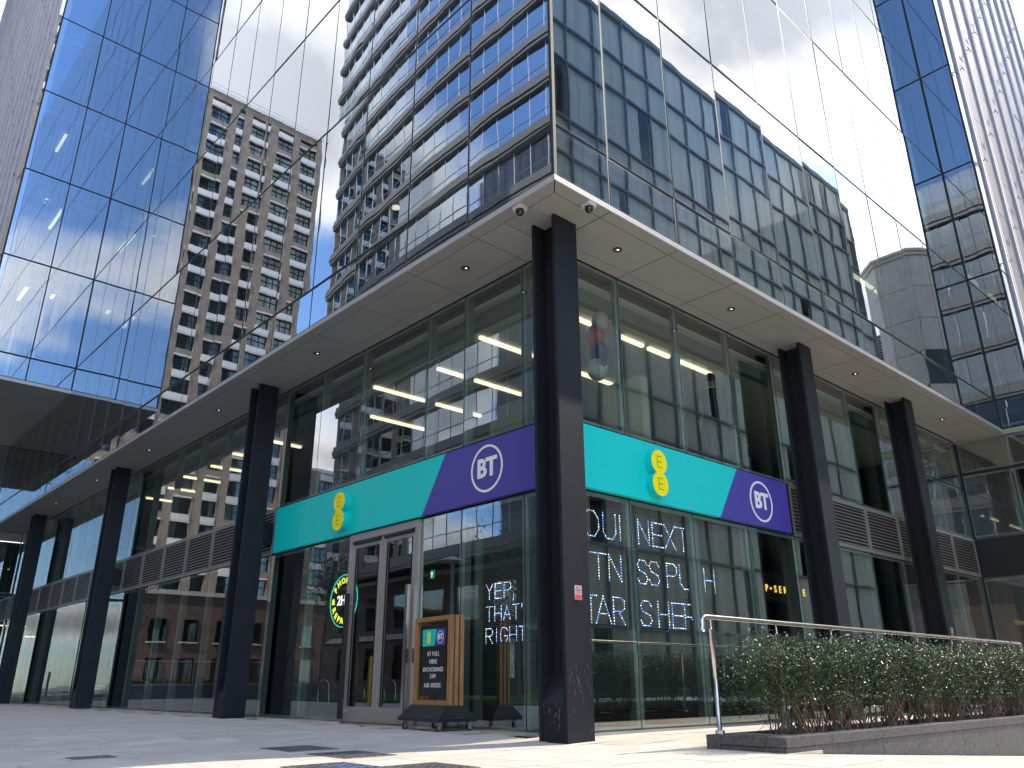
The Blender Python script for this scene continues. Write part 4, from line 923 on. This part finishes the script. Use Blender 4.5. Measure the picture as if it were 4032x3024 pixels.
# ================================================================ PEOPLE AND BALLOONS UPSTAIRS
def person(label, loc, hgt, yaw, top, bottom, hair, skin, arms):
    t = thing('person', label, 'person', loc)
    J = {'pel': ((0, 0, .53), .092), 'sp': ((0, 0, .62), .082), 'ch': ((0, -.005, .74), .098), 'nb': ((0, 0, .81), .05), 'nk': ((0, .004, .845), .032), 'hd': ((0, .012, .885), .044), 'ht': ((0, .008, .945), .05), 'tp': ((0, .004, .985), .03)}
    E_ = [('pel', 'sp'), ('sp', 'ch'), ('ch', 'nb'), ('nb', 'nk'), ('nk', 'hd'), ('hd', 'ht'), ('ht', 'tp')]
    for s, q in ((-1, 'l'), (1, 'r')):
        el, wr = arms[q]
        J['sh' + q] = ((s * .105, 0, .79), .048); J['el' + q] = ((s * el[0], el[1], el[2]), .031); J['wr' + q] = ((s * wr[0], wr[1], wr[2]), .021); J['pm' + q] = ((s * wr[0], wr[1] + .012, wr[2] - .035), .022)
        J['hp' + q] = ((s * .055, 0, .49), .068); J['kn' + q] = ((s * .06, .008, .28), .042); J['an' + q] = ((s * .06, -.01, .045), .027); J['to' + q] = ((s * .068, .085, .018), .02)
        E_ += [('ch', 'sh' + q), ('sh' + q, 'el' + q), ('el' + q, 'wr' + q), ('wr' + q, 'pm' + q), ('pel', 'hp' + q), ('hp' + q, 'kn' + q), ('kn' + q, 'an' + q), ('an' + q, 'to' + q)]
        for k, (dx, L) in enumerate(((-.010, .036), (-.003, .042), (.004, .040), (.011, .032))):        # four fingers and a thumb
            b0 = J['pm' + q][0]; J[f'f{k}{q}'] = ((b0[0] + dx * s * .6, b0[1] + dx, b0[2] - .018), .0052); J[f'g{k}{q}'] = ((b0[0] + dx * s * .6, b0[1] + dx + .006, b0[2] - L), .0042)
            E_ += [('pm' + q, f'f{k}{q}'), (f'f{k}{q}', f'g{k}{q}')]
        b0 = J['pm' + q][0]; J['th' + q] = ((b0[0] - s * .004, b0[1] + .024, b0[2] - .008), .0058); E_.append(('pm' + q, 'th' + q))
    names = list(J); me = bpy.data.meshes.new('body'); me.from_pydata([Vector(J[n][0]) * hgt for n in names], [(names.index(a), names.index(b_)) for a, b_ in E_], [])
    o = bpy.data.objects.new('body_tmp', me); C.objects.link(o)
    sk = o.modifiers.new('skin', 'SKIN'); ss = o.modifiers.new('sub', 'SUBSURF'); ss.levels = 2; ss.render_levels = 2
    for i, n in enumerate(names):
        r_ = J[n][1] * hgt; me.skin_vertices[0].data[i].radius = (r_ * (1.25 if n in ('pel', 'sp', 'ch') else 1), r_ * (.80 if n in ('pel', 'sp', 'ch') else 1)); me.skin_vertices[0].data[i].use_root = (n == 'pel')
    ev = o.evaluated_get(bpy.context.evaluated_depsgraph_get()); m2 = bpy.data.meshes.new_from_object(ev); bpy.data.objects.remove(o); m2.name = 'body'
    m2.materials.clear(); rot = Matrix.Rotation(yaw, 4, 'Z')
    for m in (top, bottom, skin): m2.materials.append(m)
    for p in m2.polygons:
        z = p.center.z / hgt; x = abs(p.center.x) / hgt
        hand = x > .13 and z < min(arms['l'][1][2], arms['r'][1][2]) + .004
        p.material_index = 2 if z > .826 or hand else (0 if z > .50 or (x > .12 and z > .42) else 1); p.use_smooth = True
    m2.transform(rot)
    b = bpy.data.objects.new('body', m2); C.objects.link(b); b.parent = t
    hm = MB(); hc = (0, -.004 * hgt, .948 * hgt); hm.ball(hc, .062 * hgt, 16, 10, (.86, .98, .92))
    hm.f = [f for f in hm.f if not (sum(hm.v[i][1] for i in f) / len(f) > .018 * hgt and sum(hm.v[i][2] for i in f) / len(f) < .965 * hgt) and sum(hm.v[i][2] for i in f) / len(f) > .905 * hgt]; hm.m = [0] * len(hm.f)
    me = hm.mesh('hair', hair, True); me.transform(rot); h = bpy.data.objects.new('hair', me); C.objects.link(h); h.parent = t
    fm = MB(); fm.ball((0, .064 * hgt, .925 * hgt), .009 * hgt, 8, 6, (.8, 1.2, 1.3))
    for s in (-1, 1): fm.ball((s * .054 * hgt, .006 * hgt, .927 * hgt), .012 * hgt, 8, 6, (.4, .8, 1.3))
    me = fm.mesh('nose_and_ears', skin, True); me.transform(rot); h = bpy.data.objects.new('face', me); C.objects.link(h); h.parent = t
    cm = MB(); cm.tube([(math.cos(2 * math.pi * i / 14) * .037 * hgt, math.sin(2 * math.pi * i / 14) * .036 * hgt, .832 * hgt) for i in range(15)], .007 * hgt, 6)
    me = cm.mesh('collar', WHITE, True); me.transform(rot); h = bpy.data.objects.new('collar', me); C.objects.link(h); h.parent = t
    return t
SKINM = plain('skin', (.42, .24, .16), .55); HAIRB = plain('dark_hair', (.018, .014, .012), .5); NAVY = plain('dark_navy_cloth', (.012, .014, .026), .85); DARKC = plain('black_dotted_cloth', (.02, .02, .024), .85)
hang = {'l': ((.15, -.015, .62), (.155, .02, .485)), 'r': ((.15, -.015, .62), (.155, .02, .485))}
fold = {'l': ((.15, .0, .62), (.10, .12, .60)), 'r': ((.15, .0, .62), (.10, .12, .60))}
person('person in a dark blazer with a white collar standing by the upstairs right window', (5.98, 1.75, 4.40), 1.80, R(-55), NAVY, NAVY, HAIRB, SKINM, hang)
person('person in black clothing standing further back upstairs, right of the dark blazer', (9.5, 3.25, 4.40), 1.64, R(-160), DARKC, DARKC, HAIRB, SKINM, fold)
for nm, x, z, r_, col, lab in (('red_balloon', 2.51, 5.90, .165, (.40, .02, .03), 'shiny red balloon in the upstairs window right of the corner column'), ('blue_balloon', 2.59, 5.64, .165, (.015, .015, .16), 'dark blue balloon just below the red one upstairs'),
                               ('cream_balloon', 2.66, 6.22, .15, (.55, .52, .42), 'pale cream balloon floating highest, near the upstairs ceiling'), ('printed_balloon', 2.54, 5.33, .165, (.50, .50, .44), 'clear pale balloon printed with a dark flower, lowest of the bunch')):
    t = thing(nm, lab, 'balloon', (x, 1.6, z), 'balloons upstairs')
    MB().ball((x, 1.6, z), r_, 18, 12, (1, 1, 1.15)).build('skin', plain(nm + '_rubber', col, .15, 0, .6), t, True)
    MB().tube([(x, 1.6, z - r_ * 1.14), (x, 1.6, z - r_ * 1.22)], [.006, .014], 8).build('knot', plain(nm + '_knot', col, .4), t)
    MB().tube([(x, 1.6, z - r_ * 1.2), (x + .02, 1.61, (z + 4.4) / 2 - .1), (2.62 + (x - 2.55) * .2, 1.62, 4.42)], .0022, 4).build('string', plain('pink_string', (.4, .2, .22), .7), t)
    if nm == 'printed_balloon':
        fl = MB()
        for k in range(5):
            a = 2 * math.pi * k / 5; 
            fl.ball((x - .04 + .045 * math.cos(a), 1.6 - r_ * .96, z + .06 + .045 * math.sin(a)), .028, 8, 5, (1, .25, 1))
        fl.build('printed_flower', HAIRB, t)
# ================================================================ THE STREETS AROUND, SEEN IN THE GLASS
# ---- brick apartment tower to the north-west
def window_mesh(w, h, kind):
    mb = MB(); 
    mb.poly([(0, .22, 0), (w, .22, 0), (w, .22, h), (0, .22, h)], 1)
    fw = .07
    for (a, b, c, d) in ((0, w, 0, fw), (0, w, h - fw, h), (0, fw, fw, h - fw), (w - fw, w, fw, h - fw), (fw, w - fw, h * .50, h * .50 + .11)): mb.box(a, b, .12, .215, c, d, 0)
    n = 2 if w < 2.2 else 3
    for k in range(1, n): mb.box(w * k / n - .045, w * k / n + .045, .10, .214, fw, h - fw, 0)
    mb.poly([(0, .5, 0), (w, .5, 0), (w, .5, h), (0, .5, h)], 2)
    if kind: 
        a = w * (.12 if kind == 1 else .55); mb.poly([(a, .40, 0), (a + w * .33, .40, 0), (a + w * .33, .40, h), (a, .40, h)], 3)
    return mb.mesh('window', [BLACK, G_APT, IWALL, WMULL])
tw = thing('apartment_tower', 'brown brick apartment tower with white balcony bands, mirrored in the left frontage', 'building', (-28, 90, 0))
TX = [7.9, 11.4, 14.9, 18.4, 21.9, 25.30, 28.55, 31.75, 35.55, 39.45]; TWD = [2.0, 2.4, 2.4, 2.0, 2.4, 2.4, 1.75, 2.1, 2.9, 2.45]
TZ, FH, NF = 80.4, 2.95, 27
edges = [5.8]
for c, w in zip(TX, TWD): edges += [c - w / 2, c + w / 2]
edges.append(41.6)
for i in range(0, len(edges), 2):
    a, b = -edges[i + 1], -edges[i]; MB().box(a, b, 90, 91.2, 0, TZ).build('brick_pier', BRICKT, tw)
MB().box(-41.6, -5.8, 91.2, 106, 0, TZ - .3).build('tower_core', BRICKT, tw)
cap = MB().box(-41.75, -5.7, 89.85, 90.1, TZ + .002, TZ + .55).build('roof_parapet', WBALC, tw)
rl2 = MB(); rl2.tube([(-41.6, 90.0, TZ + 1.15), (-5.8, 90.0, TZ + 1.15)], .03, 5)
for k in range(12): rl2.tube([(-41.5 + k * 2.55, 90, TZ + .5), (-41.5 + k * 2.55, 90, TZ + 1.15)], .025, 5)
rl2.build('roof_rail', STEEL, tw)
WM = {}; SM = {}
rw_ = random.Random(4)
for ci, (c, w) in enumerate(zip(TX, TWD)):
    ph = ci % 3
    for f in range(NF):
        zt = TZ - 1.6 - f * FH                 # head of window
        typ = (f + ph) % 3                     # 0: brick band with thin white lintel below it, else white spandrel
        h = 1.95; kd = rw_.randrange(3); key = (w, kd)
        if f == 0: 
            MB().box(-c - w / 2, -c + w / 2, 90.02, 90.9, TZ - 1.0, TZ).build('brick_band', BRICKT, tw); MB().box(-c - w / 2 + .01, -c + w / 2 - .01, 90.5, 90.7, TZ - 1.6, TZ - 1.0).build('louvre_opening', BLACK, tw)
        if key not in WM: WM[key] = window_mesh(w, h, kd)
        o = link('window', WM[key], tw); o.location = Vector((-c - w / 2, 90.10, zt - 1.0 - h)) ; 
        z0 = zt - 1.0
        if (w, typ) not in SM:
            mb = MB()
            if typ: mb.box(0, w, -.10, .25, .02, .98).box(0, w, -.14, -.10, .02, .10).box(0, w, -.14, -.10, .26, .32)
            else: mb.box(0, w, -.10, .25, .02, .20)
            SM[(w, typ)] = mb.mesh('white_spandrel', WBALC); 
            if not typ: SM[(w, 'b')] = MB().box(0, w, .02, .25, .21, .99).mesh('brick_band', BRICKT)
        o = link('white_spandrel', SM[(w, typ)], tw); o.location = Vector((-c - w / 2, 90.0, z0))
        if not typ: o = link('brick_band', SM[(w, 'b')], tw); o.location = Vector((-c - w / 2, 90.0, z0))
for ch in tw.children:
    if ch.name.split('.')[0] in ('window', 'white_spandrel') or (ch.name.startswith('brick_band') and ch.location.length > 1): ch.matrix_parent_inverse = Matrix.Translation(-LOC[tw.name])
mr = thing('apartment_block', 'lower brick apartment block with white balcony bands beside the tall brick tower', 'building', (-60, 97, 0))
MB().box(-84, -36, 97.6, 112, 0, 30).build('brick_wall', BRICKT, mr); MB().box(-84.1, -35.9, 97.5, 112, 30, 30.5).build('roof_parapet', WBALC, mr)
for c in range(10):
    x0 = -82 + c * 4.6
    MB().box(x0 + 3.0, x0 + 4.6, 97, 97.6, 0, 30).build('brick_pier', BRICKT, mr)
    for f in range(9):
        o = link('window', WM[(2.4, (c + f) % 3)] if (2.4, (c + f) % 3) in WM else list(WM.values())[0], mr); o.location = Vector((x0 + .3, 97.05, 1.0 + f * 3.2)); o.matrix_parent_inverse = Matrix.Translation(-LOC[mr.name])
        MB().box(x0, x0 + 3, 96.6, 97.5, 3.05 + f * 3.2, 3.9 + f * 3.2).build('white_spandrel', WBALC, mr)
lr = thing('terrace_block', 'low red brick building closing the plaza behind the young trees', 'building', (-22, 78, 0))
MB().box(-44, -3.5, 76, 86, 0, 9).build('brick_wall', BRICKR, lr); MB().box(-44.2, -3.45, 75.8, 86.2, 9, 9.4).build('parapet', STONE, lr)
for c in range(12):
    for z in (1.0, 4.6):
        MB().box(-43 + c * 3.2, -41.4 + c * 3.2, 75.9, 76.0, z, z + 2.1).build('window', G_APT, lr); MB().box(-43.1 + c * 3.2, -41.3 + c * 3.2, 75.8, 75.99, z - .15, z - .01).build('window_sill', STONE, lr)
# ---- curved tower of blue window bands
bt = thing('banded_office_tower', 'curved office tower of blue window bands and stepped grey spandrels, mirrored in the left frontage', 'building', (-29, 40, 0))
def bx(y): y = max(y, 20.0); t = (y - 27) / 35.0; return -(27.6 - .04 * (y - 27) + .5 * .19 * 35 * t * t)
BY = [-27.25 + 1.75 * k for k in range(52)]
BY = [y for y in BY if y < 62.2]
FZ = [9.1 + 4.15 * k for k in range(18)]
BYA = BY
for fi, zb in enumerate(FZ):
    BY = BYA if zb < 40 else [y for y in BYA if y > 17.5]
    for (d, z0, z1) in ((.30, 0, .34), (.40, .30, .70), (.30, .70, 1.10)):
        pts = [(bx(y) + d, y, zb + z0) for y in BY] + [(bx(y) - .5, y, zb + z0) for y in reversed(BY)]
        mb = MB(); n = len(BY)
        for i in range(n - 1):
            a, b = BY[i], BY[i + 1]
            mb.prism([(bx(a) + d, a, zb + z0), (bx(a) - .5, a, zb + z0), (bx(b) - .5, b, zb + z0), (bx(b) + d, b, zb + z0)], (0, 0, z1 - z0 - .012))
        mb.build('spandrel_band', BANDM, bt)
    z0, z1 = zb + 1.10, zb + 4.15
    far = MB()
    for i in range(len(BY) - 1):
        a, b = BY[i], BY[i + 1]; t = random.gauss(0, .004); t2 = random.gauss(0, .003)
        P = [(bx(a) - t - t2, a + .03, z0), (bx(b) + t - t2, b - .03, z0), (bx(b) + t + t2, b - .03, z1), (bx(a) - t + t2, a + .03, z1)]
        if 18 < zb < 66 and BY[i] > 16.4: MB().poly(P).build('window_pane', G_BAND, bt)
        else: far.poly(P)
    if far.f: tag(far.build('window_panes', G_BAND, bt), kind='stuff')
    mb = MB()
    for i in range(len(BY) - 1):
        a, b = BY[i], BY[i + 1]; mb.prism([(bx(a) + .03, a, z0 + .95), (bx(a) - .05, a, z0 + .95), (bx(b) - .05, b, z0 + .95), (bx(b) + .03, b, z0 + .95)], (0, 0, .05))
    mb.build('window_transom', GMULL, bt)
BY = BYA
for y in BY: MB().box(bx(y) - .05, bx(y) + .035, y - .022, y + .022, 10.3, FZ[-1] + 4.1 if y > 17.5 else 42.0).build('mullion', WMULL, bt)
core = MB()
for i in range(len(BY) - 1):
    a, b = BY[i], BY[i + 1]; core.prism([(bx(a) - 2.5, a, 9), (bx(a) - 14, a, 9), (bx(b) - 14, b, 9), (bx(b) - 2.5, b, 9)], (0, 0, 74 if a > 17 else 33))
core.build('tower_core', IWALL, bt)
for zb in FZ: MB().box(-40, -31.5, 18 if zb > 40 else -27, 62, zb + .9, zb + 1.2).build('floor_slab', ISLAB, bt)
MB().box(-42, -30.5, 18, 62.2, FZ[-1] + 5.4, FZ[-1] + 10).build('plant_screen', BANDM, bt)
MB().box(-42, bx(61) - .3, 62.0, 62.25, 9, FZ[-1] + 4).build('end_wall', BANDM, bt)
MB().box(-42, -30.2, -27.2, 62.2, 0, 9).build('podium', BRICKR, bt)
pw = MB()
for k in range(12): pw.box(-30.2, -30.12, 11 + k * 4.2, 13.4 + k * 4.2, 1.0, 3.6).box(-30.2, -30.12, 11 + k * 4.2, 13.4 + k * 4.2, 5, 7.6)
tag(pw.build('podium_windows', G_APT, bt), kind='stuff')
pl_ = MB()
for k in range(24): pl_.box(-30.2, -30.08, 10 + k * 2.17, 10.1 + k * 2.17, 4.2, 4.35)
MB().box(-30.19, -29.9, 9.5, 62, 8.7, 9.05).box(-30.19, -29.95, 9.5, 62, 4.1, 4.5).build('stone_course', STONE, bt)
# ---- glass building across the street, reflected sun painted on pale panels behind its panes
cw = thing('curtain_wall_building', 'glass building with streaks of reflected sun painted cream behind its panes, mirrored in the right frontage', 'building', (27, -14, 0))
CX = [8.1 + 1.95 * k for k in range(20)]; CX[-1] = 46.2; CZ = [.2, 2.8, 6.2, 8.35, 11.75, 13.9, 17.3, 19.45, 22.85, 25.0, 28.4, 30.55, 33.3]
CX = [x for x in CX if x < 45.0] + [46.2]
for i in range(len(CX) - 1):
    for j in range(len(CZ) - 1):
        a, b, c, d = CX[i] + .03, CX[i + 1] - .03, CZ[j] + .03, CZ[j + 1] - .03; t, t2 = random.gauss(0, .005), random.gauss(0, .004)
        MB().poly([(b, -14 + t + t2, c), (a, -14 - t + t2, c), (a, -14 - t - t2, d), (b, -14 + t - t2, d)]).build('glass_pane', G_CURT, cw)
for x in CX: MB().box(x - .04, x + .04, -14.1, -13.96, 0, 33.3).build('mullion', GMULL, cw)
for z in CZ: MB().box(8.0, 46.2, -14.09, -13.94, z - .055, z + .055).build('transom', GMULL, cw)
rcw = random.Random(8)
for j in range(len(CZ) - 1):
    for i in range(len(CX) - 1):
        if rcw.random() < 1.1: 
            w = (1.0 if rcw.random() < .8 else rcw.uniform(.5, .9)) * (CX[i + 1] - CX[i]); MB().box(CX[i], CX[i] + w, -14.16, -14.13, CZ[j] + .1, CZ[j + 1] - .05).build('sun_streak_panel', SUNSTREAK, cw)
MB().box(8.0, 46.2, -30, -16.5, 0, 33).build('inner_wall', IWALL, cw)
for z in CZ[1::2]: MB().box(8.0, 46.2, -16.4, -14.3, z - .2, z + .1).build('floor_slab', ISLAB, cw)
MB().box(46.2, 46.35, -30, -13.95, 0, 33.3).build('end_wall', GMULL, cw); MB().box(7.9, 8.0, -30, -13.95, 0, 33.3).build('end_wall', GMULL, cw); MB().box(7.9, 46.35, -30, -13.93, 33.32, 33.6).build('roof_edge', GMULL, cw)
# ---- octagonal panelled stair turret and the buildings behind it
tu = thing('stair_turret', 'beige panelled octagonal stair turret, mirrored in the right frontage beside the blue wing', 'building', (51.6, -13.0, 0))
oc = [(51.6 + 2.42 * math.cos(math.pi / 8 + k * math.pi / 4), -13.1 + 2.42 * math.sin(math.pi / 8 + k * math.pi / 4)) for k in range(8)]
MB().prism([(51.6 + (x - 51.6) * .93, -13.1 + (y + 13.1) * .93, 0) for x, y in oc], (0, 0, 29.9)).build('core', GMULL, tu)
for k in range(8):
    a, b = Vector((*oc[k], 0)), Vector((*oc[(k + 1) % 8], 0)); d = (b - a).normalized(); n = Vector((d.y, -d.x, 0))
    for r_ in range(12):
        z0 = r_ * 2.5 - .2
        if k in (3, 4) and r_ in (7,) or (k == 2 and r_ in (8, 3)): MB().prism([a + d * .03 + Vector((0, 0, z0 + .02)), b - d * .03 + Vector((0, 0, z0 + .02)), b - d * .03 - n * .1 + Vector((0, 0, z0 + .02)), a + d * .03 - n * .1 + Vector((0, 0, z0 + .02))], (0, 0, 2.46)).build('window', G_APT, tu)
        else: MB().prism([a + d * .02 + Vector((0, 0, z0 + .02)), b - d * .02 + Vector((0, 0, z0 + .02)), b - d * .02 - n * .1 + Vector((0, 0, z0 + .02)), a + d * .02 - n * .1 + Vector((0, 0, z0 + .02))], (0, 0, 2.46)).build('stone_panel', STONE, tu)
for (z, s, h) in ((29.8, 1.06, .25), (30.06, 1.12, .2)): MB().prism([(51.6 + (x - 51.6) * s, -13.1 + (y + 13.1) * s, z) for x, y in oc], (0, 0, h)).build('cornice', STONE, tu)
lb = thing('louvred_brick_building', 'brick building topped by grey louvres behind the beige turret', 'building', (60, -20, 0))
MB().box(54.5, 72, -26, -15.5, 0, 21).build('brick_wall', BRICKR, lb)
for k in range(22): MB().box(54.4, 72, -26, -15.4, 21.02 + k * .26, 21.16 + k * .26).build('louvre_slat', LOUV, lb)
MB().box(54.7, 71.8, -25.8, -15.7, 21, 26.7).build('plant_room', BLACK, lb)
bb = thing('dark_brick_building', 'tall dark brick building east of the block, doubly mirrored as a dark silhouette', 'building', (66, 0, 0))
MB().box(54.8, 84, -7.4, 22, 0, 40.6).build('brick_wall', BRICKR, bb)
fw_ = MB()
for k in range(9):
    for z in (1.2, 5, 8.8, 12.6):
        fw_.box(54.7, 54.8, -6 + k * 3, -4.6 + k * 3, z, z + 2)
tag(fw_.build('windows', G_APT, bb), kind='stuff')
for z in (4.2, 8, 12, 30): MB().box(54.65, 84.1, -7.5, 22, z, z + .35).build('stone_course', STONE, bb)
# ---- plaza west: planter wall, trees, barriers, lamps, bollards
pw = thing('plaza_planter', 'low grey planter wall with green plants, mirrored in the ground floor glass', 'planter', (-7, 35, 0))
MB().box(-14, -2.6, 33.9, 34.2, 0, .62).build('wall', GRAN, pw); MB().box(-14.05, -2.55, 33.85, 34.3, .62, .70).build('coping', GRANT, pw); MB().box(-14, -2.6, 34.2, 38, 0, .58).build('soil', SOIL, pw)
gl = MB(); rg_ = random.Random(2)
for k in range(2600):
    p = Vector((rg_.uniform(-13.8, -2.7), rg_.uniform(34.3, 37.8), .58 + abs(rg_.gauss(0, .16)))); leaf(gl, p, Vector((rg_.gauss(0, 1), rg_.gauss(0, 1), rg_.gauss(.6, .5))), Vector((0, 0, 1)), rg_.uniform(.12, .25), rg_.uniform(.05, .1))
tag(gl.build('ground_cover', LEAF2, pw), kind='stuff')
lw = MB().box(-26, -7.5, 12, 30, -.02, .10); tag(lw.build('lawn', GRASS), kind='stuff')
def tree_meshes(seed, H):
    r = random.Random(seed); t = MB(); lf = MB(); tips = []
    t.tube([(0, 0, 0), (.05, .03, H * .3), (.02, -.04, H * .55), (0, 0, H * .8)], [.11, .09, .06, .03], 8, 0, False)
    for k in range(16):
        z = H * r.uniform(.32, .78); a = r.uniform(0, 6.28); L = H * r.uniform(.16, .30); s = Vector((0, 0, z)); e = s + Vector((math.cos(a) * L, math.sin(a) * L, L * r.uniform(.4, 1.0)))
        m = s.lerp(e, .5) + Vector((0, 0, -.05 * L)); t.tube([s, m, e], [.035, .022, .008], 5, 0, False); tips += [m, e]
        for q in range(4):
            b = m.lerp(e, r.random()); f = b + Vector((r.gauss(0, .35), r.gauss(0, .35), r.uniform(.1, .6))); t.tube([b, f], [.01, .004], 4, 0, False); tips.append(f)
    for p in tips:
        for q in range(r.randrange(8, 18)): leaf(lf, p + Vector((r.gauss(0, .28), r.gauss(0, .28), r.gauss(0, .25))), Vector((r.gauss(0, 1), r.gauss(0, 1), r.gauss(0, .8))), Vector((0, 0, 1)), r.uniform(.09, .16), r.uniform(.05, .09))
    return t.mesh('trunk', TBARK), lf.mesh('crown', LEAF2)
tm = [tree_meshes(5, 7.5), tree_meshes(6, 6.5)]
tl = ['young street tree just past the plaza planter wall', 'young tree near the lawn edge, mirrored in the shop doors', 'young tree on the far side of the lawn', 'young tree beside the plaza lamp with the round head']
for k, (x, y) in enumerate(((-5.2, 38.5), (-9.5, 26), (-19, 22), (-12.5, 17))):
    t = thing('street_tree', tl[k], 'tree', (x, y, 0), 'young trees on the plaza')
    for nm, me in zip(('trunk', 'crown'), tm[k % 2]):
        o = bpy.data.objects.new(nm, me); C.objects.link(o); o.parent = t
        if nm == 'crown': o['kind'] = 'stuff'
for k, (x, y, lab) in enumerate(((-10.2, 18.2, 'tall plaza lamp with a flat round head, mirrored right of the doors'), (-7.9, 33.2, 'plain grey lamp post by the plaza planter wall'))):
    t = thing('plaza_lamp', lab, 'lamp post', (x, y, 0), 'plaza lamps')
    MB().tube([(x, y, 0), (x, y, 5.0)], [.10, .07] if k == 0 else [.16, .12], 12).build('post', plain('light_grey_post', (.4, .4, .42), .4), t, True)
    MB().tube([(x, y, 5.0), (x, y, 5.05), (x, y, 5.25)], [.05, .62 if k == 0 else .16, .05], 24).build('head', WMULL, t)
for k in range(5):
    x, y = -3.6 - k * 2.25, 39.6
    t = thing('crowd_barrier', ('first', 'second', 'third', 'fourth', 'fifth')[k] + ' red and white barrier panel behind the plaza planter, counted from the building', 'barrier', (x, y, 0), 'site barriers behind the plaza planter')
    MB().tube([(x - 1.05, y, .1), (x - 1.05, y, 1.85), (x + 1.05, y, 1.85), (x + 1.05, y, .1)], .022, 6).build('frame', WMULL, t)
    MB().box(x - 1.02, x + 1.02, y - .02, y + .02, .35, .85).build('red_panel', plain('red_plastic', (.55, .05, .04), .5), t)
    m = MB(); [m.box(x - 1 + q * .13, x - .99 + q * .13, y - .005, y + .005, .86, 1.83) for q in range(16)]; tag(m.build('mesh_bars', STEEL, t), kind='stuff')
for k, (x, lab) in enumerate(((-5.1, 'yellow bollard reflected in the shop doors, nearer the lawn'), (-4.55, 'yellow bollard reflected in the shop doors, nearer the shop'))):
    t = thing('yellow_bollard', lab, 'bollard', (x, 15.6, 0), 'yellow bollards on the plaza')
    MB().tube([(x, 15.6, 0), (x, 15.6, 1.38), (x, 15.6, 1.44)], [.075, .075, .02], 14).build('post', plain('yellow_paint', (.65, .45, .02), .5), t, True)
    MB().cyl((x, 15.6, -.001), (0, 0, 1), .1, .03, 14).build('base_flange', BLACK, t)
for k in range(6):
    x, y = -7.0 - k * .95, 21.5
    t = thing('cycle_stand', ('first', 'second', 'third', 'fourth', 'fifth', 'sixth')[k] + ' steel hoop bike stand of the plaza row, counted from the shop side', 'bike stand', (x, y, 0), 'steel bike hoops on the plaza')
    MB().tube([(x, y - .35, 0), (x, y - .35, .55)] + [(x, y - .35 * math.cos(a), .55 + .25 * math.sin(a)) for a in (.5, 1.0, 1.57, 2.1, 2.6)] + [(x, y + .35, .55), (x, y + .35, 0)], .025, 8).build('hoop', STEEL, t, True)
    MB().cyl((x, y - .35, 0), (0, 0, 1), .05, .012, 10).build('base_plate', STEEL, t); MB().cyl((x, y + .35, 0), (0, 0, 1), .05, .012, 10).build('base_plate', STEEL, t)
